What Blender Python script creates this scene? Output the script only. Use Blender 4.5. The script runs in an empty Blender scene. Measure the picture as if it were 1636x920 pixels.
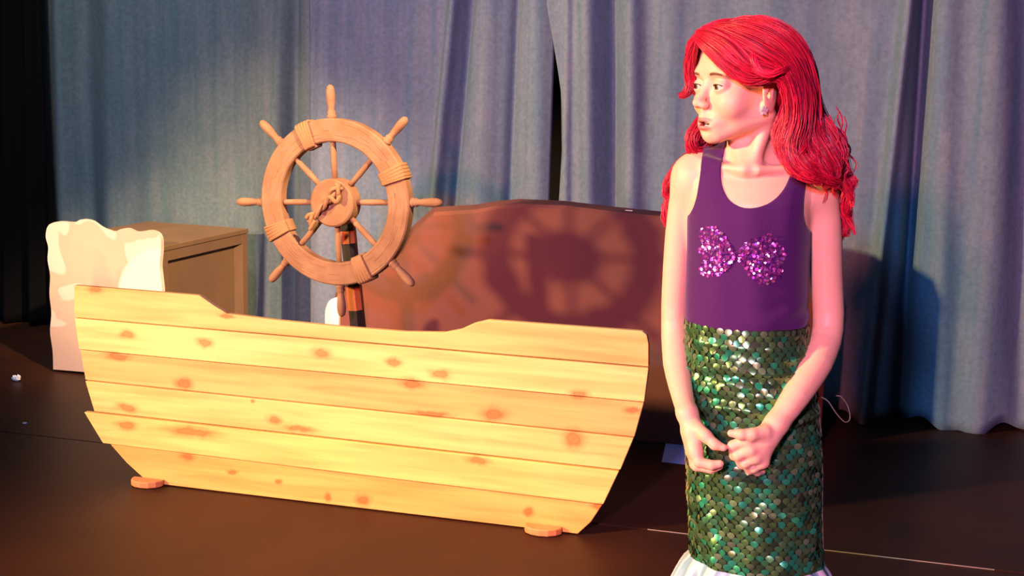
import bpy, math, random
import numpy as np
from mathutils import Vector, Matrix

# ---------------------------------------------------------------- camera, world, lights, exposure
S = bpy.context.scene
COL = S.collection
W, H, FOC = 1636, 920, 2000.0
CAM_O = np.array([0.0, 0.0, 1.23])
_p, _r, _y = math.radians(9.93), math.radians(1.3), math.radians(15)
_fw = np.array([-math.sin(_y)*math.cos(_p), math.cos(_y)*math.cos(_p), -math.sin(_p)])
_rt = np.array([math.cos(_y), math.sin(_y), 0.0]); _up = np.cross(_rt, _fw)
_rt2 = math.cos(_r)*_rt + math.sin(_r)*_up; _up2 = -math.sin(_r)*_rt + math.cos(_r)*_up
cam_d = bpy.data.cameras.new('camera'); cam_d.sensor_width = 36; cam_d.lens = FOC/W*36; cam_d.clip_end = 60
cam = bpy.data.objects.new('camera', cam_d); COL.objects.link(cam)
cam.matrix_world = Matrix(((_rt2[0], _up2[0], -_fw[0], CAM_O[0]), (_rt2[1], _up2[1], -_fw[1], CAM_O[1]),
                           (_rt2[2], _up2[2], -_fw[2], CAM_O[2]), (0, 0, 0, 1)))
S.camera = cam

world = bpy.data.worlds.new('dark_hall'); S.world = world; world.use_nodes = True
world.node_tree.nodes['Background'].inputs[0].default_value = (0.35, 0.4, 0.6, 1)
world.node_tree.nodes['Background'].inputs[1].default_value = 0.012

def spot(name, loc, target, col, watts, deg, blend, size):
    d = bpy.data.lights.new(name, 'SPOT'); d.color = col; d.energy = watts
    d.spot_size = math.radians(deg); d.spot_blend = blend; d.shadow_soft_size = size
    o = bpy.data.objects.new(name, d); COL.objects.link(o); o.location = loc
    o.rotation_euler = (Vector(target)-Vector(loc)).to_track_quat('-Z', 'Y').to_euler()
    return o
# warm side lantern from house left, pink front lantern, blue wash from the fly bars
spot('warm_side_lantern', (-5.8, -1.35, 2.45), (-0.5, 3.1, 1.0), (1.0, 0.68, 0.30), 3600, 35, 0.5, 0.17)
spot('warm_rock_fill', (-5.2, -0.9, 2.6), (-2.62, 4.35, 0.72), (1.0, 0.62, 0.30), 2300, 15, 0.8, 0.1)  # unseen lamp added to light the painted rock and left curtain
spot('pink_front_lantern', (-1.13, -3.85, 2.46), (-0.15, 2.6, 0.95), (1.0, 0.20, 0.19), 2150, 42, 0.6, 0.17)
spot('blue_front_lantern', (-0.71, -3.85, 2.97), (-0.5, 3.4, 0.9), (0.16, 0.42, 1.0), 1250, 50, 0.6, 0.17)
spot('blue_wash_lantern', (-1.2, 2.0, 4.6), (-2.2, 4.9, 1.0), (0.22, 0.48, 0.9), 130, 90, 0.6, 0.25)
spot('warm_curtain_fill', (-2.3, 2.6, 4.6), (-2.5, 5.0, 1.6), (1.0, 0.76, 0.52), 520, 62, 0.8, 0.2)  # added overhead fill that warms and brightens the left curtains
spot('amber_floor_fill', (-1.0, 1.0, 4.6), (-1.08, 2.5, 0.0), (1.0, 0.38, 0.12), 1150, 23, 0.55, 0.1)  # added lamp, lays an orange pool on the floor before the boat
spot('amber_cabinet_fill', (1.9, 0.8, 4.4), (-2.45, 4.5, 0.3), (1.0, 0.62, 0.32), 4200, 14, 0.6, 0.1)  # invented narrow lamp that brightens only the cabinet side

S.view_settings.view_transform = 'Standard'; S.view_settings.look = 'None'
S.view_settings.gamma = 1.0; S.view_settings.exposure = 0.0; S.view_settings.use_curve_mapping = False

# ---------------------------------------------------------------- helpers
rng = np.random.default_rng(7); random.seed(7)
def ray(px, py): return _fw + _rt2*(px-W/2)/FOC - _up2*(py-H/2)/FOC
def onY(px, py, Y):                         # point of the stage plane y=Y seen at a photo pixel
    d = ray(px, py); return CAM_O + d*((Y-CAM_O[1])/d[1])
def onZ(px, py, z=0.0):
    d = ray(px, py); return CAM_O + d*((z-CAM_O[2])/d[2])

def link(name, mesh, mat=None, parent=None, smooth=False):
    if mat: mesh.materials.append(mat)
    if smooth: mesh.polygons.foreach_set('use_smooth', [True]*len(mesh.polygons))
    o = bpy.data.objects.new(name, mesh); COL.objects.link(o)
    if parent: o.parent = parent
    return o
def empty(name, loc=(0, 0, 0), rz=0.0):
    o = bpy.data.objects.new(name, None); COL.objects.link(o); o.location = loc; o.rotation_euler = (0, 0, rz)
    o.empty_display_size = 0.1
    return o
def tag(o, label, cat, group=None):
    o['label'] = label; o['category'] = cat
    if group: o['group'] = group
    return o

class MB:
    def __init__(s): s.v = []; s.f = []
    def add(s, vs, fs):
        b = len(s.v); s.v += [tuple(float(c) for c in v) for v in vs]; s.f += [tuple(i+b for i in f) for f in fs]
    def box(s, a, b):
        (x0, y0, z0), (x1, y1, z1) = a, b
        s.add([(x0,y0,z0),(x1,y0,z0),(x1,y1,z0),(x0,y1,z0),(x0,y0,z1),(x1,y0,z1),(x1,y1,z1),(x0,y1,z1)],
              [(0,3,2,1),(4,5,6,7),(0,1,5,4),(1,2,6,5),(2,3,7,6),(3,0,4,7)])
    def tube(s, pts, rad, n=8, cap=True):
        pts = np.asarray(pts, float); N = len(pts)
        if np.isscalar(rad): rad = [rad]*N
        T = np.gradient(pts, axis=0); T /= np.linalg.norm(T, axis=1)[:, None]+1e-12
        ref = np.array([0, 0, 1.0]) if abs(T[0][2]) < .9 else np.array([1.0, 0, 0])
        vs = []; u = np.cross(T[0], ref); u /= np.linalg.norm(u)
        for i in range(N):
            u = u-T[i]*np.dot(u, T[i]); u /= np.linalg.norm(u); w = np.cross(T[i], u)
            for k in range(n):
                a = 2*math.pi*k/n; vs.append(pts[i]+rad[i]*(math.cos(a)*u+math.sin(a)*w))
        fs = [(i*n+k, i*n+(k+1) % n, (i+1)*n+(k+1) % n, (i+1)*n+k) for i in range(N-1) for k in range(n)]
        if cap: fs += [tuple(range(n))[::-1], tuple((N-1)*n+k for k in range(n))]
        s.add(vs, fs)
    def prism(s, poly, y0, y1):              # polygon in x,z extruded along y (poly counter-clockwise seen from -y)
        n = len(poly)
        vs = [(x, y0, z) for x, z in poly]+[(x, y1, z) for x, z in poly]
        fs = [tuple(range(n)), tuple(range(n, 2*n))[::-1]]+[((i+1) % n, i, n+i, n+(i+1) % n) for i in range(n)]
        s.add(vs, fs)
    def sphere(s, c, r, nu=12, nv=8):
        r = np.broadcast_to(np.asarray(r, float), (3,)); vs = []
        for j in range(1, nv):
            t = math.pi*j/nv
            for i in range(nu):
                a = 2*math.pi*i/nu; vs.append((c[0]+r[0]*math.sin(t)*math.cos(a), c[1]+r[1]*math.sin(t)*math.sin(a), c[2]+r[2]*math.cos(t)))
        top = len(vs); vs += [(c[0], c[1], c[2]+r[2]), (c[0], c[1], c[2]-r[2])]
        fs = [(j*nu+i, (j+1)*nu+i, (j+1)*nu+(i+1) % nu, j*nu+(i+1) % nu) for j in range(nv-2) for i in range(nu)]
        fs += [(top, i, (i+1) % nu) for i in range(nu)]+[(top+1, (nv-2)*nu+(i+1) % nu, (nv-2)*nu+i) for i in range(nu)]
        s.add(vs, fs)
    def mesh(s, name):
        m = bpy.data.meshes.new(name); m.from_pydata(s.v, [], s.f); m.update(); return m
    def build(s, name, mat, parent=None, smooth=False, bevel=0, loc=None):
        o = link(name, s.mesh(name), mat, parent, smooth)
        if bevel:
            b = o.modifiers.new('bevel', 'BEVEL'); b.width = bevel; b.segments = 2; b.limit_method = 'ANGLE'
        if loc is not None: o.location = loc
        return o

def np_mesh(name, V, F, quads=True):
    m = bpy.data.meshes.new(name); V = np.asarray(V, np.float32); F = np.asarray(F, np.int32); k = F.shape[1]
    m.vertices.add(len(V)); m.vertices.foreach_set('co', V.ravel())
    m.loops.add(F.size); m.loops.foreach_set('vertex_index', F.ravel())
    m.polygons.add(len(F)); m.polygons.foreach_set('loop_start', np.arange(0, F.size, k, dtype=np.int32))
    m.update(calc_edges=True); m.validate(); return m

def catmull(P, n):
    P = np.asarray(P, float); Q = np.vstack([2*P[0]-P[1], P, 2*P[-1]-P[-2]]); m = len(P)-1
    t = np.linspace(0, m, n); i = np.minimum(t.astype(int), m-1); u = (t-i)[:, None]
    a, b, c, d = Q[i], Q[i+1], Q[i+2], Q[i+3]
    return .5*(2*b+(c-a)*u+(2*a-5*b+4*c-d)*u*u+(3*b-a-3*c+d)*u**3)

# ---- materials
def mat(name, col, rough=0.6, metal=0.0, spec=0.5, noise=None, bump=None, sss=0, coat=0, sheen=0, coord='Object'):
    """noise=(col2, scale, (sx,sy,sz), detail[, lo, hi]); bump=(scale, strength, (sx,sy,sz))"""
    m = bpy.data.materials.new(name); m.use_nodes = True; nt = m.node_tree; b = nt.nodes['Principled BSDF']
    b.inputs['Base Color'].default_value = (*col, 1); b.inputs['Roughness'].default_value = rough
    b.inputs['Metallic'].default_value = metal; b.inputs['Specular IOR Level'].default_value = spec
    if coat: b.inputs['Coat Weight'].default_value = coat
    if sheen: b.inputs['Sheen Weight'].default_value = sheen
    if sss:
        b.inputs['Subsurface Weight'].default_value = sss; b.inputs['Subsurface Radius'].default_value = (1, .35, .2); b.inputs['Subsurface Scale'].default_value = .006
    tc = nt.nodes.new('ShaderNodeTexCoord')
    def tex(scale, st, det):
        mp = nt.nodes.new('ShaderNodeMapping'); mp.inputs['Scale'].default_value = st; nt.links.new(tc.outputs[coord], mp.inputs[0])
        n = nt.nodes.new('ShaderNodeTexNoise'); n.inputs['Scale'].default_value = scale; n.inputs['Detail'].default_value = det
        nt.links.new(mp.outputs[0], n.inputs['Vector']); return n
    if noise:
        n = tex(noise[1], noise[2], noise[3]); r = nt.nodes.new('ShaderNodeValToRGB')
        r.color_ramp.elements[0].position = noise[4] if len(noise) > 4 else .35; r.color_ramp.elements[1].position = noise[5] if len(noise) > 5 else .65
        r.color_ramp.elements[0].color = (*col, 1); r.color_ramp.elements[1].color = (*noise[0], 1)
        nt.links.new(n.outputs['Fac'], r.inputs[0]); nt.links.new(r.outputs[0], b.inputs['Base Color'])
    if bump:
        n = tex(bump[0], bump[2], 4); bp = nt.nodes.new('ShaderNodeBump'); bp.inputs['Strength'].default_value = bump[1]; bp.inputs['Distance'].default_value = .003
        nt.links.new(n.outputs['Fac'], bp.inputs['Height']); nt.links.new(bp.outputs[0], b.inputs['Normal'])
    return m
def attr_mat(name, attr, rough, metal=0.0, spec=.5, sss=0, bump=None):
    m = mat(name, (.5, .5, .5), rough, metal, spec, sss=sss, bump=bump); nt = m.node_tree
    a = nt.nodes.new('ShaderNodeAttribute'); a.attribute_name = attr
    nt.links.new(a.outputs['Color'], nt.nodes['Principled BSDF'].inputs['Base Color']); return m
def set_col(mesh, name, C, domain='POINT'):
    a = mesh.color_attributes.new(name, 'FLOAT_COLOR', domain); C = np.asarray(C, np.float32)
    if C.shape[1] == 3: C = np.hstack([C, np.ones((len(C), 1), np.float32)])
    a.data.foreach_set('color', C.ravel())

# ---- implicit surfaces
class Field:
    def __init__(s, xs, ys, zs):
        s.ax = [np.asarray(a, np.float32) for a in (xs, ys, zs)]; s.F = np.full([len(a) for a in s.ax], .05, np.float32)
    def sub(s, lo, hi, pad):
        ix = [slice(max(0, np.searchsorted(a, l-pad)), min(len(a), np.searchsorted(a, h+pad)+1)) for a, l, h in zip(s.ax, lo, hi)]
        X = s.ax[0][ix[0]][:, None, None]; Y = s.ax[1][ix[1]][None, :, None]; Z = s.ax[2][ix[2]][None, None, :]
        return tuple(ix), X, Y, Z
    def comb(s, ix, d, k, op):
        a = s.F[ix]
        if a.size == 0: return
        if op == 'sub': d = -d; a = -a; 
        if op == 'sub':
            h = np.maximum(k-np.abs(a-d*1), 0)/k if k else 0
            # max(F,-d) smoothed  ->  -min(-F, d)
            r = -(np.minimum(a, -d)-h2(a, -d, k)); s.F[ix] = r
        else:
            s.F[ix] = np.minimum(a, d)-h2(a, d, k)
    def cap(s, p, q, r0, r1, k=.01, op='add', flat=None, M=None):
        p = np.asarray(p, float); q = np.asarray(q, float); R = max(r0, r1)
        ix, X, Y, Z = s.sub(np.minimum(p, q)-R, np.maximum(p, q)+R, k+.012)
        d = q-p; L = float(d@d)+1e-12
        t = np.clip(((X-p[0])*d[0]+(Y-p[1])*d[1]+(Z-p[2])*d[2])/L, 0, 1)
        dist = np.sqrt((X-p[0]-t*d[0])**2+(Y-p[1]-t*d[1])**2+(Z-p[2]-t*d[2])**2)-(r0+(r1-r0)*t)
        s.comb(ix, dist, k, op)
    def ell(s, c, r, k=.01, op='add', R=None):
        """ellipsoid; R rows = its axes in field coordinates"""
        c = np.asarray(c, float); r = np.asarray(r, float); m = r.max()
        ix, X, Y, Z = s.sub(c-m, c+m, k+.012); X = X-c[0]; Y = Y-c[1]; Z = Z-c[2]
        if R is None: U, V, Wd = X, Y, Z
        else: U, V, Wd = [X*R[i][0]+Y*R[i][1]+Z*R[i][2] for i in range(3)]
        k0 = np.sqrt((U/r[0])**2+(V/r[1])**2+(Wd/r[2])**2); k1 = np.sqrt((U/r[0]**2)**2+(V/r[1]**2)**2+(Wd/r[2]**2)**2)
        s.comb(ix, k0*(k0-1)/np.maximum(k1, 1e-6), k, op)
    def loft(s, z, xc, a, yc, b, k=.01, ztop=None, zbot=None):
        """stack of ellipses; arrays over z ascending"""
        lo = [min(xc-a), min(yc-b), z[0]]; hi = [max(xc+a), max(yc+b), z[-1]]
        ix, X, Y, Z = s.sub(lo, hi, k+.012)
        zz = Z.ravel(); f = lambda q: np.interp(zz, z, q)[None, None, :]
        A, B = f(a), f(b); U = (X-f(xc))/A; V = (Y-f(yc))/B
        k0 = np.sqrt(U*U+V*V); k1 = np.sqrt((U/A)**2+(V/B)**2)
        d = k0*(k0-1)/np.maximum(k1, 1e-6)
        d = np.maximum(d, np.maximum(Z-z[-1], z[0]-Z)); s.comb(ix, d, k, 'add')
    def nets(s):
        F = s.F; ins = F < 0; sh = [n-1 for n in F.shape]
        cnt = np.zeros(sh, np.uint8)
        offs = [(i, j, k) for i in (0, 1) for j in (0, 1) for k in (0, 1)]
        for i, j, k in offs: cnt += ins[i:i+sh[0], j:j+sh[1], k:k+sh[2]]
        cells = np.argwhere((cnt > 0) & (cnt < 8)); n = len(cells)
        cid = np.full(sh, -1, np.int32); cid[cells[:, 0], cells[:, 1], cells[:, 2]] = np.arange(n)
        val = {o: F[cells[:, 0]+o[0], cells[:, 1]+o[1], cells[:, 2]+o[2]] for o in offs}
        acc = np.zeros((n, 3)); w = np.zeros(n)
        for a in offs:
            for ax in range(3):
                if a[ax] == 1: continue
                b = list(a); b[ax] = 1; b = tuple(b); va, vb = val[a], val[b]; m = (va < 0) != (vb < 0)
                t = np.where(m, va/np.where(m, va-vb, 1), 0)
                p = np.tile(np.array(a, float), (n, 1)); p[:, ax] = t; acc[m] += p[m]; w[m] += 1
        acc /= w[:, None]
        V = np.stack([s.ax[d][cells[:, d]]+acc[:, d]*(s.ax[d][cells[:, d]+1]-s.ax[d][cells[:, d]]) for d in range(3)], 1)
        quads = []
        for ax in range(3):
            sl0 = [slice(1, -1)]*3; sl1 = [slice(1, -1)]*3; sl0[ax] = slice(0, -1); sl1[ax] = slice(1, None)
            A, B = ins[tuple(sl0)], ins[tuple(sl1)]
            e = np.argwhere(A != B)
            if not len(e): continue
            flip = A[e[:, 0], e[:, 1], e[:, 2]]
            o = [1, 1, 1]; o[ax] = 0; e = e+np.array(o); u, v = [(1, 2), (2, 0), (0, 1)][ax]
            def cc(du, dv):
                c = e.copy(); c[:, u] -= du; c[:, v] -= dv; return cid[c[:, 0], c[:, 1], c[:, 2]]
            q = np.stack([cc(1, 1), cc(0, 1), cc(0, 0), cc(1, 0)], 1)
            q[~flip] = q[~flip][:, ::-1]; quads.append(q)
        return V, np.vstack(quads)
def h2(a, d, k):
    if not k: return 0
    h = np.maximum(k-np.abs(a-d), 0)/k; return h*h*k*.25
def _comb(s, ix, d, k, op):
    a = s.F[ix]
    if a.size == 0: return
    if op == 'sub': s.F[ix] = -(np.minimum(-a, d)-h2(-a, d, k))
    else: s.F[ix] = np.minimum(a, d)-h2(a, d, k)
Field.comb = _comb

def poly_sdf(P, X, Z):                       # signed distance to a 2D polygon
    P = np.asarray(P, float); d = np.full(X.shape, 9.0); sgn = np.ones(X.shape)
    for i in range(len(P)):
        a, b = P[i-1], P[i]; e = b-a; wx, wz = X-a[0], Z-a[1]
        t = np.clip((wx*e[0]+wz*e[1])/(e@e), 0, 1); d = np.minimum(d, np.hypot(wx-t*e[0], wz-t*e[1]))
        c = (a[1] > Z) != (b[1] > Z)
        xi = a[0]+(Z-a[1])*e[0]/(e[1] if abs(e[1]) > 1e-9 else 1e-9); sgn = np.where(c & (X < xi), -sgn, sgn)
    return d*sgn

# ---------------------------------------------------------------- the setting
M_floor = mat('black_stage_paint', (.024, .0085, .0045), .5, spec=.2, noise=((.036, .012, .006), 3.2, (1, 1, 1), 6), bump=(60, .12, (1, 1, 1)))
M_edge = mat('worn_ply_edge', (.30, .24, .20), .8)
fl = MB(); fl.box((-5.5, -1.2, -.08), (2.5, 6.2, -.022)); floor = fl.build('floor', M_floor); floor['kind'] = 'structure'
def sheet(x0, x1, y0, y1, top=0.0):
    g = .0016; m = MB(); m.box((x0+g, y0+g, -.0215), (x1-g, y1-g, top)); return m.build('floor_panel', M_floor, floor)
def sheet(poly, top=0.0):
    m = MB(); n = len(poly); m.add([(x, y, z) for z in (-.0215, top) for x, y in poly], [tuple(range(n))[::-1], tuple(range(n, 2*n))]+[(k, (k+1) % n, n+(k+1) % n, n+k) for k in range(n)])
    return m.build('floor_panel', M_floor, floor)
sheet([(-5.5, -1.2), (2.5, -1.2), (2.5, 3.2385), (-1.2, 3.2385), (-1.2, 3.446), (-5.5, 3.446)])
sheet([(-5.5, 3.453), (-1.2015, 3.453), (-1.2015, 6.2), (-5.5, 6.2)])
sheet([(-1.1985, 3.2415), (2.5, 3.2415), (2.5, 6.2), (-1.1985, 6.2)], .0022)
e_ = MB(); e_.box((-.47, 3.2400, .0002), (.42, 3.2414, .0024)); e_.build('worn_edge', M_edge, floor)
M_black = mat('black_masking', (.006, .006, .008), .9)
w_ = MB(); w_.box((-5.5, 6.2, -.08), (2.5, 6.3, 4.0)); w_.build('wall_back', M_black)['kind'] = 'structure'

# ---- curtains: pleated cloth, each panel a thing
def curtain(name, x0, x1, Y, z0, z1, folds, m, label, seed, rip=.006, per=.11, edge_l=None, edge_r=None, hem=.012, label_cat='curtain'):
    r = np.random.default_rng(seed); nx = int((x1-x0)/.008); nz = 60
    u = np.linspace(0, 1, nx); zz = np.linspace(z0, z1, nz); Z, U = np.meshgrid(zz, u, indexing='ij')
    X = x0+(x1-x0)*U; t = (Z-z0)/(z1-z0)
    if edge_l: X = X+np.interp(Z, *edge_l)*(1-U)**6
    if edge_r: X = X+np.interp(Z, *edge_r)*U**6
    D = np.zeros_like(X)
    for xt, zt, xb, zb, wd, am in folds:
        xc = xb+(xt-xb)*(Z-zb)/(zt-zb); D += am*np.exp(-((X-xc)/wd)**2)
    for _ in range(9):
        f = r.uniform(.5, 2.0)/per; ph = r.uniform(0, 6.28); D += rip*.5*np.sin(2*math.pi*f*(X+.02*np.sin(3*Z+ph))+ph)*(.6+.4*np.sin(Z*r.uniform(.5, 1.5)+ph))
    yv = Y-D
    Zh = Z+hem*np.sin(X*21+seed)*(1-t)**12+hem*.6*np.sin(X*47)*(1-t)**12
    V = np.stack([X, yv, Zh], -1).reshape(-1, 3); i = np.arange(nz-1)[:, None]*nx+np.arange(nx-1)[None, :]
    F = np.stack([i, i+1, i+nx+1, i+nx], -1).reshape(-1, 4)
    o = link(name, np_mesh(name, V, F), m, smooth=True)
    s_ = o.modifiers.new('cloth', 'SOLIDIFY'); s_.thickness = .003; s_.offset = 1
    return tag(o, label, label_cat)
def cloth_mat(name, c1, c2, c3):
    m = mat(name, c1, .92, spec=.12, bump=(240, .25, (1, 1, 1))); nt = m.node_tree; b = nt.nodes['Principled BSDF']
    tc = nt.nodes.new('ShaderNodeTexCoord')
    def nz(scale, st, det, lo, hi, ca, cb):
        mp = nt.nodes.new('ShaderNodeMapping'); mp.inputs['Scale'].default_value = st; nt.links.new(tc.outputs['Object'], mp.inputs[0])
        n = nt.nodes.new('ShaderNodeTexNoise'); n.inputs['Scale'].default_value = scale; n.inputs['Detail'].default_value = det; n.inputs['Roughness'].default_value = .62; nt.links.new(mp.outputs[0], n.inputs['Vector'])
        r = nt.nodes.new('ShaderNodeMapRange'); r.inputs[1].default_value = lo; r.inputs[2].default_value = hi; r.inputs[3].default_value = ca; r.inputs[4].default_value = cb
        nt.links.new(n.outputs['Fac'], r.inputs[0]); return r
    bl = nz(9, (1, 1, .7), 7, .3, .7, 0, 1); st = nz(4, (6, 6, .25), 4, .3, .7, 0, 1); fine = nz(60, (1, 1, 1), 3, .3, .7, .86, 1.12)
    mx = nt.nodes.new('ShaderNodeMix'); mx.data_type = 'RGBA'; mx.inputs[6].default_value = (*c1, 1); mx.inputs[7].default_value = (*c2, 1); nt.links.new(bl.outputs[0], mx.inputs[0])
    m2 = nt.nodes.new('ShaderNodeMix'); m2.data_type = 'RGBA'; m2.inputs[7].default_value = (*c3, 1); nt.links.new(mx.outputs[2], m2.inputs[6])
    k = nt.nodes.new('ShaderNodeMath'); k.operation = 'MULTIPLY'; k.inputs[1].default_value = .85; nt.links.new(st.outputs[0], k.inputs[0]); nt.links.new(k.outputs[0], m2.inputs[0])
    vm = nt.nodes.new('ShaderNodeVectorMath'); vm.operation = 'SCALE'; nt.links.new(m2.outputs[2], vm.inputs[0]); nt.links.new(fine.outputs[0], vm.inputs['Scale'])
    nt.links.new(vm.outputs[0], b.inputs['Base Color']); return m
M_cl = cloth_mat('blue_grey_cloth', (.11, .155, .175), (.16, .19, .20), (.075, .14, .155))
M_cm = cloth_mat('denim_blue_cloth', (.135, .175, .225), (.18, .215, .265), (.085, .155, .235))
M_drape = mat('black_velour', (.0028, .0026, .0032), .95, spec=.1)
def fx(px, Y): return onY(px, 200, Y)[0]
def fold(xt, xb, Y, wd, am, yt=0, yb=600): a = onY(xt, yt, Y); b = onY(xb, yb, Y); return (a[0], a[2], b[0], b[2], wd, am)
YL, YM, YR = 5.05, 4.80, 4.58
curtain('curtain', fx(20, YL), fx(520, YL), YL, .02, 2.6, [fold(100, 115, YL, .05, .05), fold(130, 150, YL, .06, -.03), fold(180, 185, YL, .07, .035), fold(420, 440, YL, .06, .03), fold(470, 465, YL, .03, -.03), fold(455, 430, YL, .035, .03)],
        M_cl, 'grey-green stage curtain panel furthest left, next to the black side drape', 3, rip=.0025, per=.25)
curtain('curtain', fx(497, YM), fx(883, YM), YM, .02, 2.6, [fold(520, 515, YM, .05, .03), fold(600, 596, YM, .09, .02), fold(728, 668, YM, .022, .05), fold(752, 700, YM, .022, -.04), fold(780, 762, YM, .05, .03), fold(826, 800, YM, .022, -.035), fold(862, 862, YM, .05, .045)],
        M_cm, 'middle blue curtain panel behind the ship wheel, left of the dark gap', 5, rip=.0022, per=.2)
gl_z = [onY(885, y, YR)[2] for y in (520, 325, 240, 150, 95, 0)]
curtain('curtain', fx(886, YR), 2.3, YR, .012, 2.6, [fold(908, 902, YR, .012, .02), fold(940, 945, YR, .035, .045), fold(976, 978, YR, .028, -.055), fold(1010, 1012, YR, .04, .05), fold(1075, 1070, YR, .05, .02), fold(1240, 1230, YR, .12, .03), fold(1452, 1385, YR, .02, .06), fold(1480, 1440, YR, .026, -.10), fold(1510, 1500, YR, .05, .035), fold(1590, 1560, YR, .07, .04), fold(1640, 1636, YR, .05, -.05)],
        M_cm, 'wide blue curtain panel behind the person, right of the dark gap', 8, rip=.0022, per=.2, edge_l=(gl_z, [.03, .026, .034, .024, .0, -.045]), hem=.018)
YD = 4.98
curtain('drape', -4.9, onY(85, 200, YD)[0], YD, .004, 2.6, [fold(15, 20, YD, .03, .05), fold(36, 45, YD, .025, -.05), fold(52, 62, YD, .025, .05), fold(78, 92, YD, .03, .03)], M_drape,
        'black side drape hanging at the far left edge of the stage', 11, rip=.006, hem=.003, label_cat='drape')

# ---------------------------------------------------------------- brown scenery mound behind the wheel
M_mound = mat('maroon_brown_paint', (.18, .062, .046), .85, spec=.2, noise=((.14, .052, .043), 2.6, (1, 1, 1), 5), bump=(30, .15, (1, 1, 1)))
prof = [(532, 519, 4.05), (534, 470, 4.05), (560, 448, 4.05), (605, 428, 4.05), (640, 395, 4.05), (657, 363, 4.05), (692, 332, 4.05), (760, 328, 4.05), (795, 322, 4.05), (830, 319, 4.05), (900, 322, 4.05),
        (985, 332, 4.05), (1065, 340, 4.05), (1150, 352, 4.05), (1220, 368, 4.06), (1270, 388, 4.09), (1305, 420, 4.13), (1326, 470, 4.18)]
m = MB(); vs = []
for px, py, Y in prof:
    t = onY(px, py, Y+.13); f0 = np.array([onY(px, py, Y)[0], Y])
    vs += [(f0[0], Y, .004), (f0[0], Y, t[2]-.012), (f0[0]+.002, Y+.012, t[2]), (t[0], min(Y+.14, 4.5), t[2]+.002), (t[0], min(Y+.14, 4.5), .004)]
fs = []
for i in range(len(prof)-1):
    for k in range(4): fs.append((i*5+k, i*5+k+1, i*5+k+6, i*5+k+5)[::-1])
    fs.append((i*5+4, i*5, i*5+5, i*5+9)[::-1])
n_ = len(prof)-1; fs += [(0, 1, 2, 3, 4), (n_*5+4, n_*5+3, n_*5+2, n_*5+1, n_*5)]
m.add(vs, fs)
mound = m.build('scenery_mound', M_mound)
tag(mound, 'long low reddish-brown scenery mound with sloped left end behind the wheel', 'stage scenery')
pt = onY(1005, 334, 4.12); pm = MB(); pm.box((-.012, -.004, 0), (.012, .004, .003))
o = pm.build('paper_chip', mat('chip_white', (.75, .75, .75), .7), loc=(pt[0], 4.12, onY(1005, 332, 4.18)[2]-.004)); tag(o, 'tiny white paper chip lying on top of the reddish-brown mound', 'litter')

# ---------------------------------------------------------------- cabinet behind the painted rock
cz = .52; A = onZ(395, 365, cz); B = onZ(258, 394, cz)
ang = math.atan2(-(A[0]-B[0]), A[1]-B[1]); dep = float(np.linalg.norm((A-B)[:2])); wid = float(np.linalg.norm((A-onZ(246, 352, cz))[:2]))
M_cab = mat('tan_brown_paint', (.20, .125, .065), .6, spec=.35, noise=((.17, .105, .058), 5, (1, 1, .4), 4))
cab = empty('cabinet', (B[0], B[1], 0), ang)
tag(cab, 'tan brown box cabinet with recessed side panel, behind the cream painted rock', 'cabinet')
# local: x to the left is negative, y into the stage; visible side is x=0
m = MB(); m.box((-wid, 0, .0), (-.02, dep, cz-.02)); m.build('body', M_cab, cab, bevel=.002)
m = MB(); m.box((-wid-.004, -.004, cz-.0195), (.004, dep+.004, cz)); m.build('top', M_cab, cab, bevel=.002)
t_ = .042
m = MB(); m.box((-.0195, 0, 0), (0, t_, cz-.02)); m.build('stile', M_cab, cab, bevel=.002)
m = MB(); m.box((-.0195, dep-t_, 0), (0, dep, cz-.02)); m.build('stile', M_cab, cab, bevel=.002)
m = MB(); m.box((-.0195, t_+.0005, cz-.062), (0, dep-t_-.0005, cz-.02)); m.build('rail', M_cab, cab, bevel=.002)
m = MB(); m.box((-.0195, t_+.0005, 0), (0, dep-t_-.0005, .05)); m.build('rail', M_cab, cab, bevel=.002)
m = MB()   # sloped inner moulding towards the far stile
y0 = dep-t_-.001
m.add([(-.019, y0, .051), (-.002, y0, .051), (-.019, y0-.04, .051), (-.019, y0, cz-.063), (-.002, y0, cz-.063), (-.019, y0-.04, cz-.063)], [(0, 2, 1), (3, 4, 5), (0, 1, 4, 3), (1, 2, 5, 4), (2, 0, 3, 5)])
m.build('moulding', M_cab, cab)

# ---------------------------------------------------------------- painted rock cut-out on the left
YP = 4.215
edge = [(85, 590), (84, 560), (80, 530), (82, 500), (79, 470), (80, 440), (76, 415), (77, 395), (73, 378), (76, 362), (84, 356), (95, 354), (108, 355), (120, 355), (128, 351), (137, 351), (147, 354), (160, 363), (172, 368), (183, 370), (193, 366), (203, 365), (215, 370), (225, 370), (238, 368), (249, 371), (256, 380), (257, 400), (255, 425), (257, 445), (259, 470), (256, 500), (260, 540), (262, 605)]
poly = [onY(x, y, YP) for x, y in edge]; poly = catmull(np.array([(p[0], p[2]) for p in poly]), 140); poly[:, 1] = np.maximum(poly[:, 1], .004)
poly = poly[::-1]
m = MB(); m.prism([tuple(p) for p in poly], YP, YP+.022)
M_rock = mat('cream_watercolour', (.72, .52, .36), .8, spec=.2); nt = M_rock.node_tree
tc = nt.nodes.new('ShaderNodeTexCoord'); nn = nt.nodes.new('ShaderNodeTexNoise'); nn.inputs['Scale'].default_value = 3.2; nn.inputs['Detail'].default_value = 2; nn.inputs['Distortion'].default_value = .8
nt.links.new(tc.outputs['Object'], nn.inputs['Vector'])
rp = nt.nodes.new('ShaderNodeValToRGB'); els = rp.color_ramp.elements
els[0].position = .36; els[0].color = (.44, .32, .25, 1); els[1].position = .47; els[1].color = (.62, .42, .31, 1)
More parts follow.
